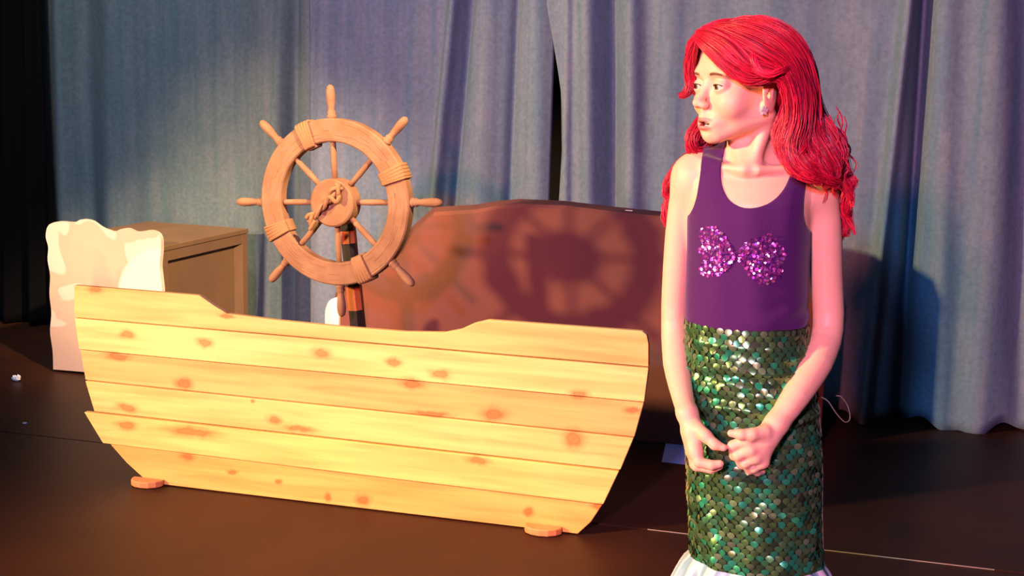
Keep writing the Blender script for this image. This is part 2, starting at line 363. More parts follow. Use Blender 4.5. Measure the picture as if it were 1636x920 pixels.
for p_, c_ in ((.56, (.60, .40, .29)), (.575, (.70, .55, .44)), (.7, (.72, .58, .47))):
    e2 = els.new(p_); e2.color = (*c_, 1)
nt.links.new(nn.outputs['Fac'], rp.inputs[0])
# the large pale boulder painted low on its right side
cbx = onY(262, 478, YP); vmx = nt.nodes.new('ShaderNodeVectorMath'); vmx.operation = 'DISTANCE'; vmx.inputs[1].default_value = (cbx[0], YP, cbx[2]); nt.links.new(tc.outputs['Object'], vmx.inputs[0])
mr = nt.nodes.new('ShaderNodeMapRange'); mr.inputs[1].default_value = .205; mr.inputs[2].default_value = .19; nt.links.new(vmx.outputs['Value'], mr.inputs[0])
mx = nt.nodes.new('ShaderNodeMix'); mx.data_type = 'RGBA'; mx.inputs[7].default_value = (.82, .70, .56, 1); nt.links.new(mr.outputs[0], mx.inputs[0]); nt.links.new(rp.outputs[0], mx.inputs[6]); nt.links.new(mx.outputs[2], nt.nodes['Principled BSDF'].inputs['Base Color'])
rockp = empty('painted_rock', (0, 0, 0)); tag(rockp, 'cream wavy-edged painted rock cut-out standing at the left behind the boat', 'stage scenery')
m.build('panel', M_rock, rockp)
M_ply = mat('raw_ply', (.45, .30, .17), .8)

# ---------------------------------------------------------------- the plank boat
YB = 3.15
boat = empty('plank_boat', (0, YB, 0)); tag(boat, 'low boat front of pale knotty pine planks standing on the stage', 'boat')
M_pine = mat('knotty_pine', (.80, .60, .30), .55, spec=.3); nt = M_pine.node_tree; bs = nt.nodes['Principled BSDF']
tc = nt.nodes.new('ShaderNodeTexCoord')
oi = nt.nodes.new('ShaderNodeObjectInfo'); sc = nt.nodes.new('ShaderNodeMath'); sc.operation = 'MULTIPLY'; sc.inputs[1].default_value = 7; nt.links.new(oi.outputs['Random'], sc.inputs[0])
def nnoise(scale, st, det, dist=0):
    mp = nt.nodes.new('ShaderNodeMapping'); mp.inputs['Scale'].default_value = st; nt.links.new(tc.outputs['Object'], mp.inputs[0])
    cb = nt.nodes.new('ShaderNodeCombineXYZ'); nt.links.new(sc.outputs[0], cb.inputs[1]); nt.links.new(cb.outputs[0], mp.inputs['Location'])
    n = nt.nodes.new('ShaderNodeTexNoise'); n.inputs['Scale'].default_value = scale; n.inputs['Detail'].default_value = det; n.inputs['Distortion'].default_value = dist; nt.links.new(mp.outputs[0], n.inputs['Vector']); return n
g1 = nnoise(5, (.5, 1, 7), 5, .4); r1 = nt.nodes.new('ShaderNodeValToRGB')
r1.color_ramp.elements[0].position = .33; r1.color_ramp.elements[0].color = (.74, .48, .15, 1); r1.color_ramp.elements[1].position = .62; r1.color_ramp.elements[1].color = (.88, .68, .23, 1)
nt.links.new(g1.outputs['Fac'], r1.inputs[0])
KN = [(155, 460, .020, .012), (207, 533, .022, .010), (330, 547, .022, .012), (515, 562, .026, .013), (630, 577, .020, .010), (705, 597, .026, .012), (660, 612, .032, .014), (190, 568, .035, .010), (295, 612, .026, .013), (205, 650, .03, .010), (790, 660, .034, .015), (925, 628, .024, .010), (918, 700, .024, .022), (310, 688, .07, .012), (205, 678, .03, .012), (480, 684, .04, .008), (765, 733, .03, .010), (373, 752, .013, .007), (446, 768, .011, .007), (526, 792, .010, .010), (582, 797, .02, .014), (846, 816, .012, .012), (302, 728, .022, .012), (960, 808, .022, .008), (407, 638, .006, .004), (365, 504, .022, .006), (440, 670, .02, .012), (690, 660, .05, .006), (1010, 655, .02, .008)]
wob = nnoise(30, (1, 1, 1), 2); wv = nt.nodes.new('ShaderNodeVectorMath'); wv.operation = 'MULTIPLY_ADD'; nt.links.new(wob.outputs['Color'], wv.inputs[0]); wv.inputs[1].default_value = (.02, .0, .02); nt.links.new(tc.outputs['Object'], wv.inputs[2])
last = None
for kx, ky, sx, sz in KN:
    P = onY(kx, ky, YB)
    v = nt.nodes.new('ShaderNodeVectorMath'); v.operation = 'MULTIPLY_ADD'; sx, sz = sx*.78, sz*.78; v.inputs[1].default_value = (1/sx, 0, 1/sz); v.inputs[2].default_value = (-(P[0]+.01)/sx, 0, -(P[2]+.01)/sz); nt.links.new(wv.outputs[0], v.inputs[0])
    l = nt.nodes.new('ShaderNodeVectorMath'); l.operation = 'LENGTH'; nt.links.new(v.outputs[0], l.inputs[0])
    if last is None: last = l.outputs['Value']
    else:
        mn = nt.nodes.new('ShaderNodeMath'); mn.operation = 'MINIMUM'; nt.links.new(last, mn.inputs[0]); nt.links.new(l.outputs['Value'], mn.inputs[1]); last = mn.outputs[0]
kr = nt.nodes.new('ShaderNodeValToRGB'); ke = kr.color_ramp.elements
ke[0].position = 0; ke[0].color = (.8, .8, .8, 1); ke[1].position = .5; ke[1].color = (.0, .0, .0, 1)
for p_, v_ in ((.12, .7), (.18, .85), (.24, .55), (.34, .28)):
    e2 = ke.new(p_); e2.color = (v_, v_, v_, 1)
kd = nt.nodes.new('ShaderNodeMath'); kd.operation = 'MULTIPLY'; kd.inputs[1].default_value = .22; nt.links.new(last, kd.inputs[0]); nt.links.new(kd.outputs[0], kr.inputs[0])
mx = nt.nodes.new('ShaderNodeMix'); mx.data_type = 'RGBA'; mx.inputs[7].default_value = (.52, .16, .045, 1); nt.links.new(kr.outputs[0], mx.inputs[0]); nt.links.new(r1.outputs[0], mx.inputs[6])
tn_ = nt.nodes.new('ShaderNodeMix'); tn_.data_type = 'RGBA'; tn_.blend_type = 'MULTIPLY'; tn_.inputs[0].default_value = 1; nt.links.new(mx.outputs[2], tn_.inputs[6]); nt.links.new(oi.outputs['Color'], tn_.inputs[7])
nt.links.new(tn_.outputs[2], bs.inputs['Base Color'])     # each board has its own wood tone
def bp(x, y, dx=0): p = onY(x, y, YB); return (p[0]+dx, p[2])
planks = [
 [(121, 455), (321, 471), (345, 488), (365, 500), (450, 511), (550, 521), (650, 529), (712, 530), (738, 525), (760, 515), (782, 510), (1027, 528), (1034, 534), (1037, 548), (1037, 584.5), (122, 506)],
 [(122, 507.5), (1037, 587), (1030, 641), (129, 557)],
 [(130, 558.5), (1029, 642.5), (1014, 697), (138, 606)],
 [(138.5, 607.5), (1013, 698.5), (992, 749), (153, 656)],
 [(138, 656.5), (990, 751), (965, 803.5), (168, 706)],
 [(179, 708.5), (963, 805), (945, 832), (924, 853), (240, 770), (205, 738)]]
warm = [(0.0), .0, .004, .001, -.0035, 0]
for i, pl in enumerate(planks):
    P = [bp(x, y) for x, y in pl][::-1]
    P = [(x, max(z, .003)) for x, z in P]
    m = MB(); m.prism(P, warm[i]-.009, warm[i]+.009); o = m.build('plank', M_pine, boat, bevel=.002); o.color = ((.93, .82, .86, 1), (1, 1, 1.1, 1), (.86, .72, .74, 1), (.97, .90, .92, 1), (.98, .90, .82, 1), (.86, .68, .55, 1))[i]
for px in (300, 600, 880):
    a = bp(px, 540)[0]; m = MB(); m.box((a-.03, .0125, .01), (a+.03, .03, .50)); m.build('batten', M_ply, boat)
M_foot = mat('orange_pine', (.70, .30, .11), .6, noise=((.60, .24, .08), 9, (1, 1, 4), 3))
for (px, py, rx) in ((243, 762, .046), (864, 845, .048)):
    c = onZ(px, py, .015); m = MB(); n = 10
    x_, y_ = c[0], c[1]-YB
    pts = [(x_-rx, -.011), (x_-rx*1.02, -.022), (x_-rx*.88, -.040), (x_-rx*.5, -.052), (x_, -.056), (x_+rx*.5, -.052), (x_+rx*.9, -.040), (x_+rx*1.12, -.024), (x_+rx*1.12, -.011)]
    k = len(pts); m.add([(a, b, .001) for a, b in pts]+[(a, b, .020) for a, b in pts], [tuple(range(k))[::-1], tuple(range(k, 2*k))]+[(i, (i+1) % k, k+(i+1) % k, k+i) for i in range(k)])
    m.build('foot', M_foot, boat, bevel=.003)
    m = MB(); m.box((x_-.03, .0305, .001), (x_+.03, .22, .026)); m.add([(x_-.012, .0305, .0265), (x_-.012, .2, .0265), (x_-.012, .0305, .3), (x_+.012, .0305, .0265), (x_+.012, .2, .0265), (x_+.012, .0305, .3)], [(0, 2, 1), (3, 4, 5), (0, 1, 4, 3), (1, 2, 5, 4), (2, 0, 3, 5)])
    m.build('rear_brace', M_ply, boat)

# ---------------------------------------------------------------- ship wheel and its striped post
YW = 3.42; wc = onY(537, 323, YW); R_h, R_o, R_i = .343, .246, .178
M_wheel = mat('weathered_wheel_wood', (.24, .125, .065), .75, spec=.25, noise=((.31, .175, .095), 5, (3, 3, 3), 5, .38, .62), bump=(25, .5, (1, 1, 1)))
M_rope = mat('tan_rope', (.33, .18, .085), .85, spec=.2, bump=(140, .5, (1, 1, 1)))
wheel = empty('ship_wheel', tuple(wc), math.radians(-6)); wheel.rotation_euler = (0, math.radians(-3.2), math.radians(-6))
tag(wheel, 'wooden eight-spoked ship wheel with rope wrappings behind the plank boat', 'ship wheel')
m = MB(); n = 96; ht = .019; ring = [(R_i, -ht+.004), (R_i+.004, -ht), (R_o-.004, -ht), (R_o, -ht+.004), (R_o, ht-.004), (R_o-.004, ht), (R_i+.004, ht), (R_i, ht-.004)]
grooves = [0, 0, 0, 0, 0, 0, 0, 0]
vs = [(r*math.cos(2*math.pi*i/n), y, r*math.sin(2*math.pi*i/n)) for i in range(n) for r, y in ring]; K = len(ring)
m.add(vs, [(i*K+k, ((i+1) % n)*K+k, ((i+1) % n)*K+(k+1) % K, i*K+(k+1) % K) for i in range(n) for k in range(K)])
rim = m.build('rim', M_wheel, wheel)
m = MB()   # carved grain ridges lying along the rim
for g in range(70):
    r = rng.uniform(R_i+.007, R_o-.007); a0 = rng.uniform(0, 6.283); L = rng.uniform(.12, .45); aa = np.linspace(a0, a0+L, 9)
    pts = np.stack([r*np.cos(aa), np.full(9, -ht+.0006), r*np.sin(aa)], 1); m.tube(pts, [.0004]+[.0016]*7+[.0004], 5)
o = m.build('grain_ridge', M_wheel, rim, True); o['kind'] = 'stuff'
m = MB(); n = 48; prof_h = [(0, -.030), (.066, -.030), (.071, -.026), (.072, .02), (.068, .026), (0, .026)]
vs = [(r*math.cos(2*math.pi*i/n), y, r*math.sin(2*math.pi*i/n)) for i in range(n) for r, y in prof_h[1:-1]]; K = 4
m.add(vs, [(i*K+k, ((i+1) % n)*K+k, ((i+1) % n)*K+k+1, i*K+k+1) for i in range(n) for k in range(3)]+[tuple(i*K for i in range(n))[::-1], tuple(i*K+3 for i in range(n))])
hub = m.build('hub', M_wheel, wheel)
pr = [(.066, .0085), (.10, .0085), (.12, .0095), (.16, .0085), (R_i+.01, .0085)]
hp = [(R_o-.004, .010), (R_o+.002, .0145), (R_o+.008, .0145), (R_o+.011, .0115), (R_o+.017, .0135), (R_o+.021, .0105), (R_o+.028, .0095), (R_o+.05, .0125), (R_o+.068, .0135), (R_o+.082, .0125), (R_o+.092, .0095), (R_h, .003)]
for i in range(8):
    a = math.pi/4*i; d = np.array([math.cos(a), 0, math.sin(a)])
    sp = MB(); sp.tube([d*r for r, _ in pr], [q for _, q in pr], 10); spo = sp.build('spoke', M_wheel, wheel, True)
    sp = MB(); sp.tube([d*r for r, _ in hp], [q for _, q in hp], 12); sp.build('handle', M_wheel, spo, True)
for deg in (112, 22, 203, 293):
    m = MB(); a0 = math.radians(deg)
    for j in range(9):
        a = a0+(j-4)*.0205*(1+.0*j); r0, r1 = R_i-.004, R_o+.004; h_ = ht+.004; q = []
        for r, y in ((r0, -h_+.004), (r0+.004, -h_), ((r0+r1)/2, -h_-.001), (r1-.004, -h_), (r1, -h_+.004), (r1, h_-.004), (r1-.004, h_), (r0+.004, h_), (r0, h_-.004), (r0, -h_+.004)):
            q.append((r*math.cos(a+(r-r0)*.06*((j % 2)*2-1)), y, r*math.sin(a+(r-r0)*.06*((j % 2)*2-1))))
        m.tube(q, .0042, 6)
    m.build('rope_wrap', M_rope, wheel, True)
m = MB()   # twisted rope tied across the hub
base = np.array([(-.072, -.040, -.060), (-.05, -.041, -.035), (-.02, -.040, -.008), (.005, -.046, .012), (.03, -.046, .030), (.04, -.042, .050)])
c = catmull(base, 40); dr = np.array([.72, 0, .69]); nr = np.array([-.69, 0, .72])
for ph in (0, math.pi):
    tt = np.linspace(0, 5*math.pi, 40)+ph; m.tube(c+.0055*(np.cos(tt)[:, None]*nr+np.sin(tt)[:, None]*np.array([0, 1, 0])), .0062, 7)
for q in ([(-.002, -.044, .002), (.012, -.056, .022), (.028, -.05, .004), (.040, -.046, .026)], [(.0, -.044, .012), (.018, -.058, .040), (.034, -.048, .048), (.026, -.044, .062)], [(-.050, -.042, -.030), (-.068, -.044, -.034), (-.080, -.042, -.045)], [(-.05, -.042, -.05), (-.062, -.043, -.068), (-.070, -.041, -.078)]):
    m.tube(catmull(np.array(q), 14), [.0065]*13+[.003], 7)
m.build('rope_knot', M_rope, hub, True)

post_t = onY(553, 350, 3.52); post_b = onY(571, 520, 3.52); ax = post_t-post_b
M_pblk = mat('post_black', (.018, .014, .014), .35, spec=.5); M_por = mat('post_orange_brown', (.46, .13, .045), .3, spec=.5)
tilt = math.atan2(ax[0], ax[2]); base_x = post_b[0]-math.tan(tilt)*post_b[2]
post = empty('striped_post', (base_x, 3.525, 0)); post.rotation_euler = (0, tilt, 0)
tag(post, 'slim black post with orange-brown bands holding the ship wheel', 'post')
Lp = wc[2]/math.cos(tilt)
def octo(z0, z1, r):
    m = MB(); m.add([(r*math.cos(math.pi/4*k+.39), r*math.sin(math.pi/4*k+.39), z) for z in (z0, z1) for k in range(8)], [tuple(range(8))[::-1], tuple(range(8, 16))]+[(k, (k+1) % 8, 8+(k+1) % 8, 8+k) for k in range(8)]); return m
octo(.012, Lp+.02, .024).build('pole', M_pblk, post)
m = MB(); m.tube([(0, -.02, Lp-.004), (0, -.070, Lp-.004)], .014, 10); m.build('axle', M_pblk, post)
m = MB(); m.box((-.13, -.085, .002), (.13, .12, .0118)); m.build('base_plate', M_pblk, post)
for y0, y1 in ((368, 388), (457, 495), (560, 600)):
    z1 = onY(560, y0, 3.5)[2]; z0 = onY(560, y1, 3.5)[2]
    octo(z0, z1, .0248).build('band', M_por, post)

# ---------------------------------------------------------------- small things on and behind the stage
m = MB(); r2 = np.random.default_rng(4)
m.sphere((0, 0, .012), (.016, .011, .012), 9, 6); m.sphere((-.013, .004, .008), (.009, .008, .008), 7, 5)
m.v = [tuple(np.array(v)*(1+r2.uniform(-.2, .2))) for v in m.v]; m.v = [(a, b, max(c_, .0012)) for a, b, c_ in m.v]
p = onZ(27, 609); o = m.build('crumpled_paper', mat('white_paper', (.8, .8, .8), .7), loc=(p[0], p[1], .0005)); tag(o, 'small crumpled white scrap on the black floor at far left', 'litter')
m = MB(); m.box((-.006, -.004, 0), (.006, .004, .004)); p = onZ(40, 677); o = m.build('paper_crumb', mat('grey_paper', (.4, .4, .4), .8), loc=(p[0], p[1], .0008)); tag(o, 'tiny grey speck on the floor nearer than the crumpled scrap', 'litter')
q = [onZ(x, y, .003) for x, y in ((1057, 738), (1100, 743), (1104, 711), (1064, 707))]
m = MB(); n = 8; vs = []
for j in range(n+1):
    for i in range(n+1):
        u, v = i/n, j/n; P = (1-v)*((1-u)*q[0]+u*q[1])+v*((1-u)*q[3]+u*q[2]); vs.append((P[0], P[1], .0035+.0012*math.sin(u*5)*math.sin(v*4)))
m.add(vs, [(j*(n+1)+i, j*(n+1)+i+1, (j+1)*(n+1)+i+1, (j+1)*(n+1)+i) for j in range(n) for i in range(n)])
o = m.build('lilac_patch', mat('lilac_matte', (.34, .33, .62), .7), smooth=True); tag(o, 'pale lilac patch on the floor between boat and person', 'floor patch')  # flat, slightly rippled lilac patch just above the floor
q = [onZ(x, y, .0035) for x, y in ((1026, 688), (1068, 692), (1070, 684), (1028, 679))]
m = MB(); m.add([tuple(a) for a in q], [(0, 1, 2, 3)]); o = m.build('boat_reflection', mat('reflection_yellow', (.22, .15, .06), .5)); tag(o, 'short dull yellow strip painted as boat reflection beside the lilac patch', 'reflection')  # the boat's yellow reflection, put in as a coloured strip
YC = 3.75; e3 = [(521, 545), (519, 505), (522, 488), (528, 479), (536, 476), (541, 480), (541, 545)]
pc = catmull(np.array([(onY(x, y, YC)[0], onY(x, y, YC)[2]) for x, y in e3]), 30); b0 = pc[:, 0].mean()
pl = [tuple(t) for t in pc[::-1]]; pl = [(pl[0][0], .003)]+pl+[(pl[-1][0], .003)]
pl = pl[::-1] if False else pl
m = MB(); m.prism(pl, YC, YC+.012); o = m.build('white_board', mat('white_card', (.80, .74, .66), .7)); tag(o, 'narrow round-topped white board behind the boat, left of the striped post', 'stage scenery')
m = MB()
for i in range(70):
    a = onY(rng.uniform(488, 528), 560, 3.8); h_ = rng.uniform(.22, .40); dx = rng.normal(-.02, .05); dy = rng.normal(0, .03)
    tt = np.linspace(0, 1, 7)[:, None]; P = np.hstack([a[0]+dx*tt**2, 3.8+dy*tt, .002+h_*tt]); m.tube(P, [.0018]*6+[.0005], 3)
o = m.build('dark_wisps', mat('dark_wisp', (.05, .055, .045), .9)); o['kind'] = 'stuff'; tag(o, 'dark wispy tuft behind the boat beside the white board', 'grass')  # thin dark upright wisps

# ================================================================= the person
GX, GY = -.149, 2.147; GR = math.atan2(.149, 2.147)
girl = empty('person', (GX, GY, 0), GR)
tag(girl, 'person with long red wig, purple sequinned tank top and green scaled tail skirt', 'person')
_gx = np.array([math.cos(GR), math.sin(GR), 0]); _gy = np.array([-math.sin(GR), math.cos(GR), 0]); _g0 = np.array([GX, GY, 0])
def gl(px, py, yl):                          # photo pixel -> point in the person's own frame at depth yl
    d = ray(px, py); t = (yl-(CAM_O-_g0)@_gy)/(d@_gy); P = CAM_O+d*t-_g0
    return np.array([P@_gx, yl, P[2]])
HO = gl(1193, 138, 0.0)
hy, hp_, hr = math.radians(55), math.radians(-1), 0
f_ = np.array([-math.sin(hy), -math.cos(hy), 0]); l_ = np.array([math.cos(hy), -math.sin(hy), 0]); u_ = np.array([0, 0, 1.0])
f_, u_ = math.cos(hp_)*f_+math.sin(hp_)*u_, math.cos(hp_)*u_-math.sin(hp_)*f_
HR = np.stack([l_, f_, u_])                  # rows: her left, forward, up
def hd(x, y, z):
    z = z*.91 if z < 0 else z
    return HO+x*l_+y*f_+z*u_
def axes(yaw=0, pitch=0, roll=0):
    E = Matrix.Rotation(yaw, 3, 'Z') @ Matrix.Rotation(pitch, 3, 'X') @ Matrix.Rotation(roll, 3, 'Y'); return np.array(E).T @ HR

rows = [(262, 1118, 1282, .040, .012), (272, 1108, 1296, .050, .008), (290, 1104, 1303, .062, .004), (315, 1103, 1300, .072, .0), (350, 1101, 1295, .080, 0), (400, 1101, 1292, .084, 0), (450, 1100, 1290, .082, 0), (500, 1099, 1289, .080, 0),
        (540, 1101, 1290, .078, 0), (600, 1106, 1294, .078, 0), (660, 1110, 1297, .080, .002), (720, 1112, 1298, .080, .004), (760, 1116, 1296, .076, .006)]
tz, tx, ta, ty, tb = [np.array(q) for q in zip(*[((gl(x0, py, 0)[2]), (gl(x0, py, 0)[0]+gl(x1, py, 0)[0])/2, (gl(x1, py, 0)[0]-gl(x0, py, 0)[0])/2, yc, hd_) for py, x0, x1, hd_, yc in rows][::-1])]
def torso(F, k=.012):
    F.loft(tz, tx, ta, ty, tb, k)
    nk = gl(1203, 262, .012)
    F.cap(hd(0, -.030, -.055), nk, .036, .041, .022)
    F.cap(gl(1203, 240, .03), gl(1112, 276, .022), .030, .027, .028); F.cap(gl(1203, 240, .03), gl(1296, 284, .022), .030, .027, .028)
    F.cap(gl(1112, 276, .018), gl(1108, 292, .016), .030, .028, .025); F.cap(gl(1300, 290, .018), gl(1303, 306, .016), .031, .029, .025)
    F.cap(gl(1188, 272, -.052), gl(1128, 264, -.02), .006, .007, .016); F.cap(gl(1212, 272, -.052), gl(1282, 270, -.02), .006, .007, .016)
    # tendon of the neck
    F.cap(hd(.045, -.015, -.055), gl(1200, 268, -.04), .011, .008, .022); F.cap(hd(-.045, -.015, -.055), gl(1188, 268, -.04), .010, .007, .022)

xs = np.arange(-.185, .185, .0016); ys = np.arange(-.172, .125, .0016)
zs = np.concatenate([np.arange(-.004, .53, .005), np.arange(.53, .75, .0016), np.arange(.75, 1.06, .003), np.arange(1.06, 1.345, .0015)])
B = Field(xs, ys, zs)
torso(B)
# legs and feet
hipz = .64
for sx in (-1, 1):
    hip = np.array([tx[2]+sx*.055, .005, hipz]); kn = np.array([tx[2]+sx*.048, -.004, .345]); an = np.array([tx[2]+sx*.045, .012, .065])
    B.cap(hip, kn, .050, .040, .02); B.cap(kn, an, .040, .025, .015); B.cap(an+[0, .01, -.035], an+[sx*.018, -.115, -.045], .024, .018, .015)
# arms: shoulder, elbow, wrist
aL = [gl(1103, 286, .020), gl(1090, 350, .026), gl(1082, 430, .030), gl(1077, 515, .028), gl(1081, 580, -.010), gl(1090, 630, -.062), gl(1098, 660, -.098)]
rL = [.030, .0265, .0250, .0225, .0235, .0190, .0165]
aR = [gl(1306, 300, .020), gl(1316, 360, .022), gl(1320, 440, .024), gl(1323, 525, .018), gl(1304, 580, -.030), gl(1272, 632, -.080), gl(1240, 678, -.112)]
rR = [.032, .0295, .0275, .0260, .0275, .0235, .0185]
ARM = Field(xs, ys, zs)
for a, r in ((aL, rL), (aR, rR)):
    A2 = catmull(np.array(a), 19); r2_ = np.interp(np.linspace(0, 1, 19), np.linspace(0, 1, len(r)), r)
    for i in range(18): ARM.cap(A2[i], A2[i+1], r2_[i], r2_[i+1], 0)
kz = np.interp(zs, [.90, 1.02], [.004, .024]).astype(np.float32)[None, None, :]
hh = np.maximum(kz-np.abs(B.F-ARM.F), 0)/kz; B.F = np.minimum(B.F, ARM.F)-hh*hh*kz*.25; del ARM, hh
# her right hand (image left): thumb side towards us, fingers bent inwards
w0 = gl(1098, 660, -.098)
B.cap(w0, gl(1108, 690, -.112), .0165, .0165, .012); B.cap(gl(1106, 685, -.108), gl(1112, 722, -.130), .016, .0125, .010); B.cap(gl(1104, 690, -.100), gl(1108, 722, -.112), .0155, .012, .010); B.cap(gl(1104, 690, -.094), gl(1106, 718, -.098), .014, .011, .010)
def finger(pts, rads, k=.003):
    for i in range(len(pts)-1): B.cap(pts[i], pts[i+1], rads[i], rads[i+1], k if i else .006)
finger([gl(1110, 718, -.130), gl(1117, 738, -.139), gl(1137, 743, -.143), gl(1150, 741, -.142)], [.0105, .0088, .0080, .0066])
finger([gl(1108, 720, -.118), gl(1113, 744, -.124), gl(1136, 749, -.128), gl(1149, 745, -.126)], [.0105, .0088, .0078, .0064])
finger([gl(1106, 718, -.106), gl(1110, 742, -.109), gl(1131, 748, -.113), gl(1143, 744, -.111)], [.0100, .0084, .0074, .0062])
finger([gl(1104, 714, -.095), gl(1107, 734, -.096), gl(1123, 741, -.098), gl(1132, 738, -.098)], [.0090, .0074, .0066, .0056])
finger([gl(1112, 682, -.116), gl(1127, 696, -.136), gl(1142, 710, -.144), gl(1156, 715, -.146)], [.0125, .0104, .0085, .0062], .005)
# her left hand (image right): back of the hand towards us, fingers curled under
w1 = gl(1240, 678, -.112)
B.cap(w1, gl(1222, 702, -.124), .0185, .0170, .012)
kn = [gl(1194, 703, -.139), gl(1199, 718, -.140), gl(1208, 730, -.136), gl(1219, 738, -.128)]
for i, K_ in enumerate(kn): B.cap(gl(1232-3*i, 690+6*i, -.120), K_, .0150, .0108, .010)
pip = [gl(1171, 712, -.138), gl(1179, 728, -.140), gl(1191, 740, -.136), gl(1205, 748, -.128)]
dip = [gl(1173, 728, -.126), gl(1184, 742, -.127), gl(1197, 751, -.122), gl(1210, 754, -.116)]
tip = [gl(1186, 733, -.118), gl(1197, 745, -.118), gl(1208, 752, -.114), gl(1218, 753, -.108)]
for i in range(4): finger([kn[i], pip[i], dip[i], tip[i]], [.0104-.0006*i, .0088-.0005*i, .0078-.0004*i, .0066-.0004*i], .0028)
finger([gl(1222, 690, -.134), gl(1202, 694, -.146), gl(1184, 694, -.149), gl(1168, 692, -.147)], [.0125, .0098, .0083, .0062], .005)

# head
E = lambda c, r, k=.012, op='add', R=None: B.ell(hd(*c), r, k, op, HR if R is None else R)
E((0, -.014, .030), (.068, .090, .076), .01)
E((0, .028, .040), (.057, .052, .050), .02)
E((0, .018, -.028), (.054, .056, .052), .02)
for sx in (-1, 1):
    E((sx*.032, .050, -.028), (.029, .028, .028), .018)      # cheek
    B.cap(hd(sx*.054, -.002, -.046), hd(sx*.015, .060, -.084), .0135, .012, .020)   # jaw
    E((sx*.030, .072, .022), (.020, .010, .007), .018)       # brow
E((0, .0655, -.087), (.0145, .0135, .0135), .014)
E((0, .068, -.062), (.026, .018, .018), .016)                # muzzle
B.cap(hd(0, -.01, -.066), hd(0, .045, -.080), .016, .012, .02)
for sx in (-1, 1): E((sx*.031, .086, .001), (.016, .012, .0100), .012, 'sub')
B.cap(hd(0, .0770, .004), hd(0, .0920, -.027), .0056, .0068, .012)
E((0, .0950, -.0290), (.0078, .0080, .0072), .006)
for sx in (-1, 1):
    E((sx*.0092, .0880, -.0335), (.0062, .0075, .0058), .006)
    E((sx*.0052, .0935, -.0385), (.0030, .0042, .0026), .002, 'sub')
# lips and slightly open mouth
B.cap(hd(0, .0825, -.044), hd(0, .0830, -.055), .004, .004, .008)
for sx in (-1, 1):
    B.cap(hd(sx*.0045, .0850, -.0590), hd(sx*.0205, .0745, -.0645), .0042, .0022, .005)
    B.cap(hd(0, .0820, -.0742), hd(sx*.0125, .0780, -.0722), .0050, .0040, .005); B.cap(hd(sx*.0125, .0780, -.0722), hd(sx*.0200, .0740, -.0668), .0040, .0022, .005)
E((0, .082, -.0664), (.0170, .015, .0036), .002, 'sub'); E((0, .072, -.066), (.016, .012, .010), .002, 'sub')
E((0, .084, -.082), (.014, .005, .0035), .006, 'sub')
# eyelids round the eyeballs
EY = .0125
for sx in (-1, 1):
    c = (sx*.031, .0685, .000)
    E(c, (EY+.0016,)*3, .004)
    E((sx*.0315, .083, -.0004), (.0126, .012, .0042), .0012, 'sub')
# ears
for sx in (-1, 1):
    Re = axes(yaw=-sx*.42, pitch=-.15)
    E((sx*.0715, .004, -.010), (.0055, .0200, .0325), .004, R=Re)
    E((sx*.0690, .013, -.034), (.0055, .0085, .0105), .005, R=Re)
    E((sx*.0800, .003, -.004), (.0042, .0090, .0165), .003, 'sub', Re)
    E((sx*.0740, .012, -.014), (.0050, .0070, .0090), .002, 'sub', Re)
    B.cap(hd(sx*.0735, .002, -.016), hd(sx*.0745, .000, .010), .0030, .0024, .004)
V, Q = B.nets()
bm_ = np_mesh('body', V, Q)
# colouring that belongs to the skin: lips, inner mouth, nostrils, brows, a little flush
P = (V-HO) @ HR.T; P[:, 2] = np.where(P[:, 2] < 0, P[:, 2]/.91, P[:, 2]); C = np.tile(np.array([.81, .48, .335]), (len(V), 1))
def blend(w, col):
    global C
    w = np.clip(w, 0, 1)[:, None]; C = C*(1-w)+np.array(col)*w
def blob(c, r): return np.sqrt(sum(((P[:, i]-c[i])/r[i])**2 for i in range(3)))
front = P[:, 1] > .03
lip = np.minimum(blob((0, .082, -.0595), (.0215, .016, .0046)), blob((0, .079, -.0735), (.0185, .016, .0062)))
blend((1.15-lip)*4, (.68, .21, .19))
blend((1.05-blob((0, .070, -.0664), (.0185, .0135, .0095)))*6, (.22, .035, .035))
for sx in (-1, 1):
    blend((1-blob((sx*.0052, .0930, -.0380), (.0028, .0042, .0026)))*3, (.35, .12, .09))
    blend((1.2-blob((sx*.036, .070, -.026), (.024, .03, .018)))*.25, (.80, .40, .30))
    arch = np.abs(P[:, 2]-(.0175+.0035*np.cos((np.abs(P[:, 0])-.030)/.013))); inb = (np.abs(P[:, 0]*sx-.0305) < .0165) & (P[:, 0]*sx > 0) & (P[:, 1] > .045)
    blend(np.where(inb, (.0034-arch)/.0018*np.clip((.0175-np.abs(P[:, 0]*sx-.0305))/.006, 0, 1), 0)*1.0, (.15, .065, .035))
    rimd = np.abs(blob((sx*.0315, .083, -.0004), (.0130, .0135, .0047))-1); blend(np.where((P[:, 2] > .001) & front, (.22-rimd)*4, 0), (.12, .06, .045))
# shorter finger nails read as paler tips
set_col(bm_, 'tint', C)
M_skin = attr_mat('skin', 'tint', .48, spec=.4, sss=.35)
link('body', bm_, M_skin, girl, True)
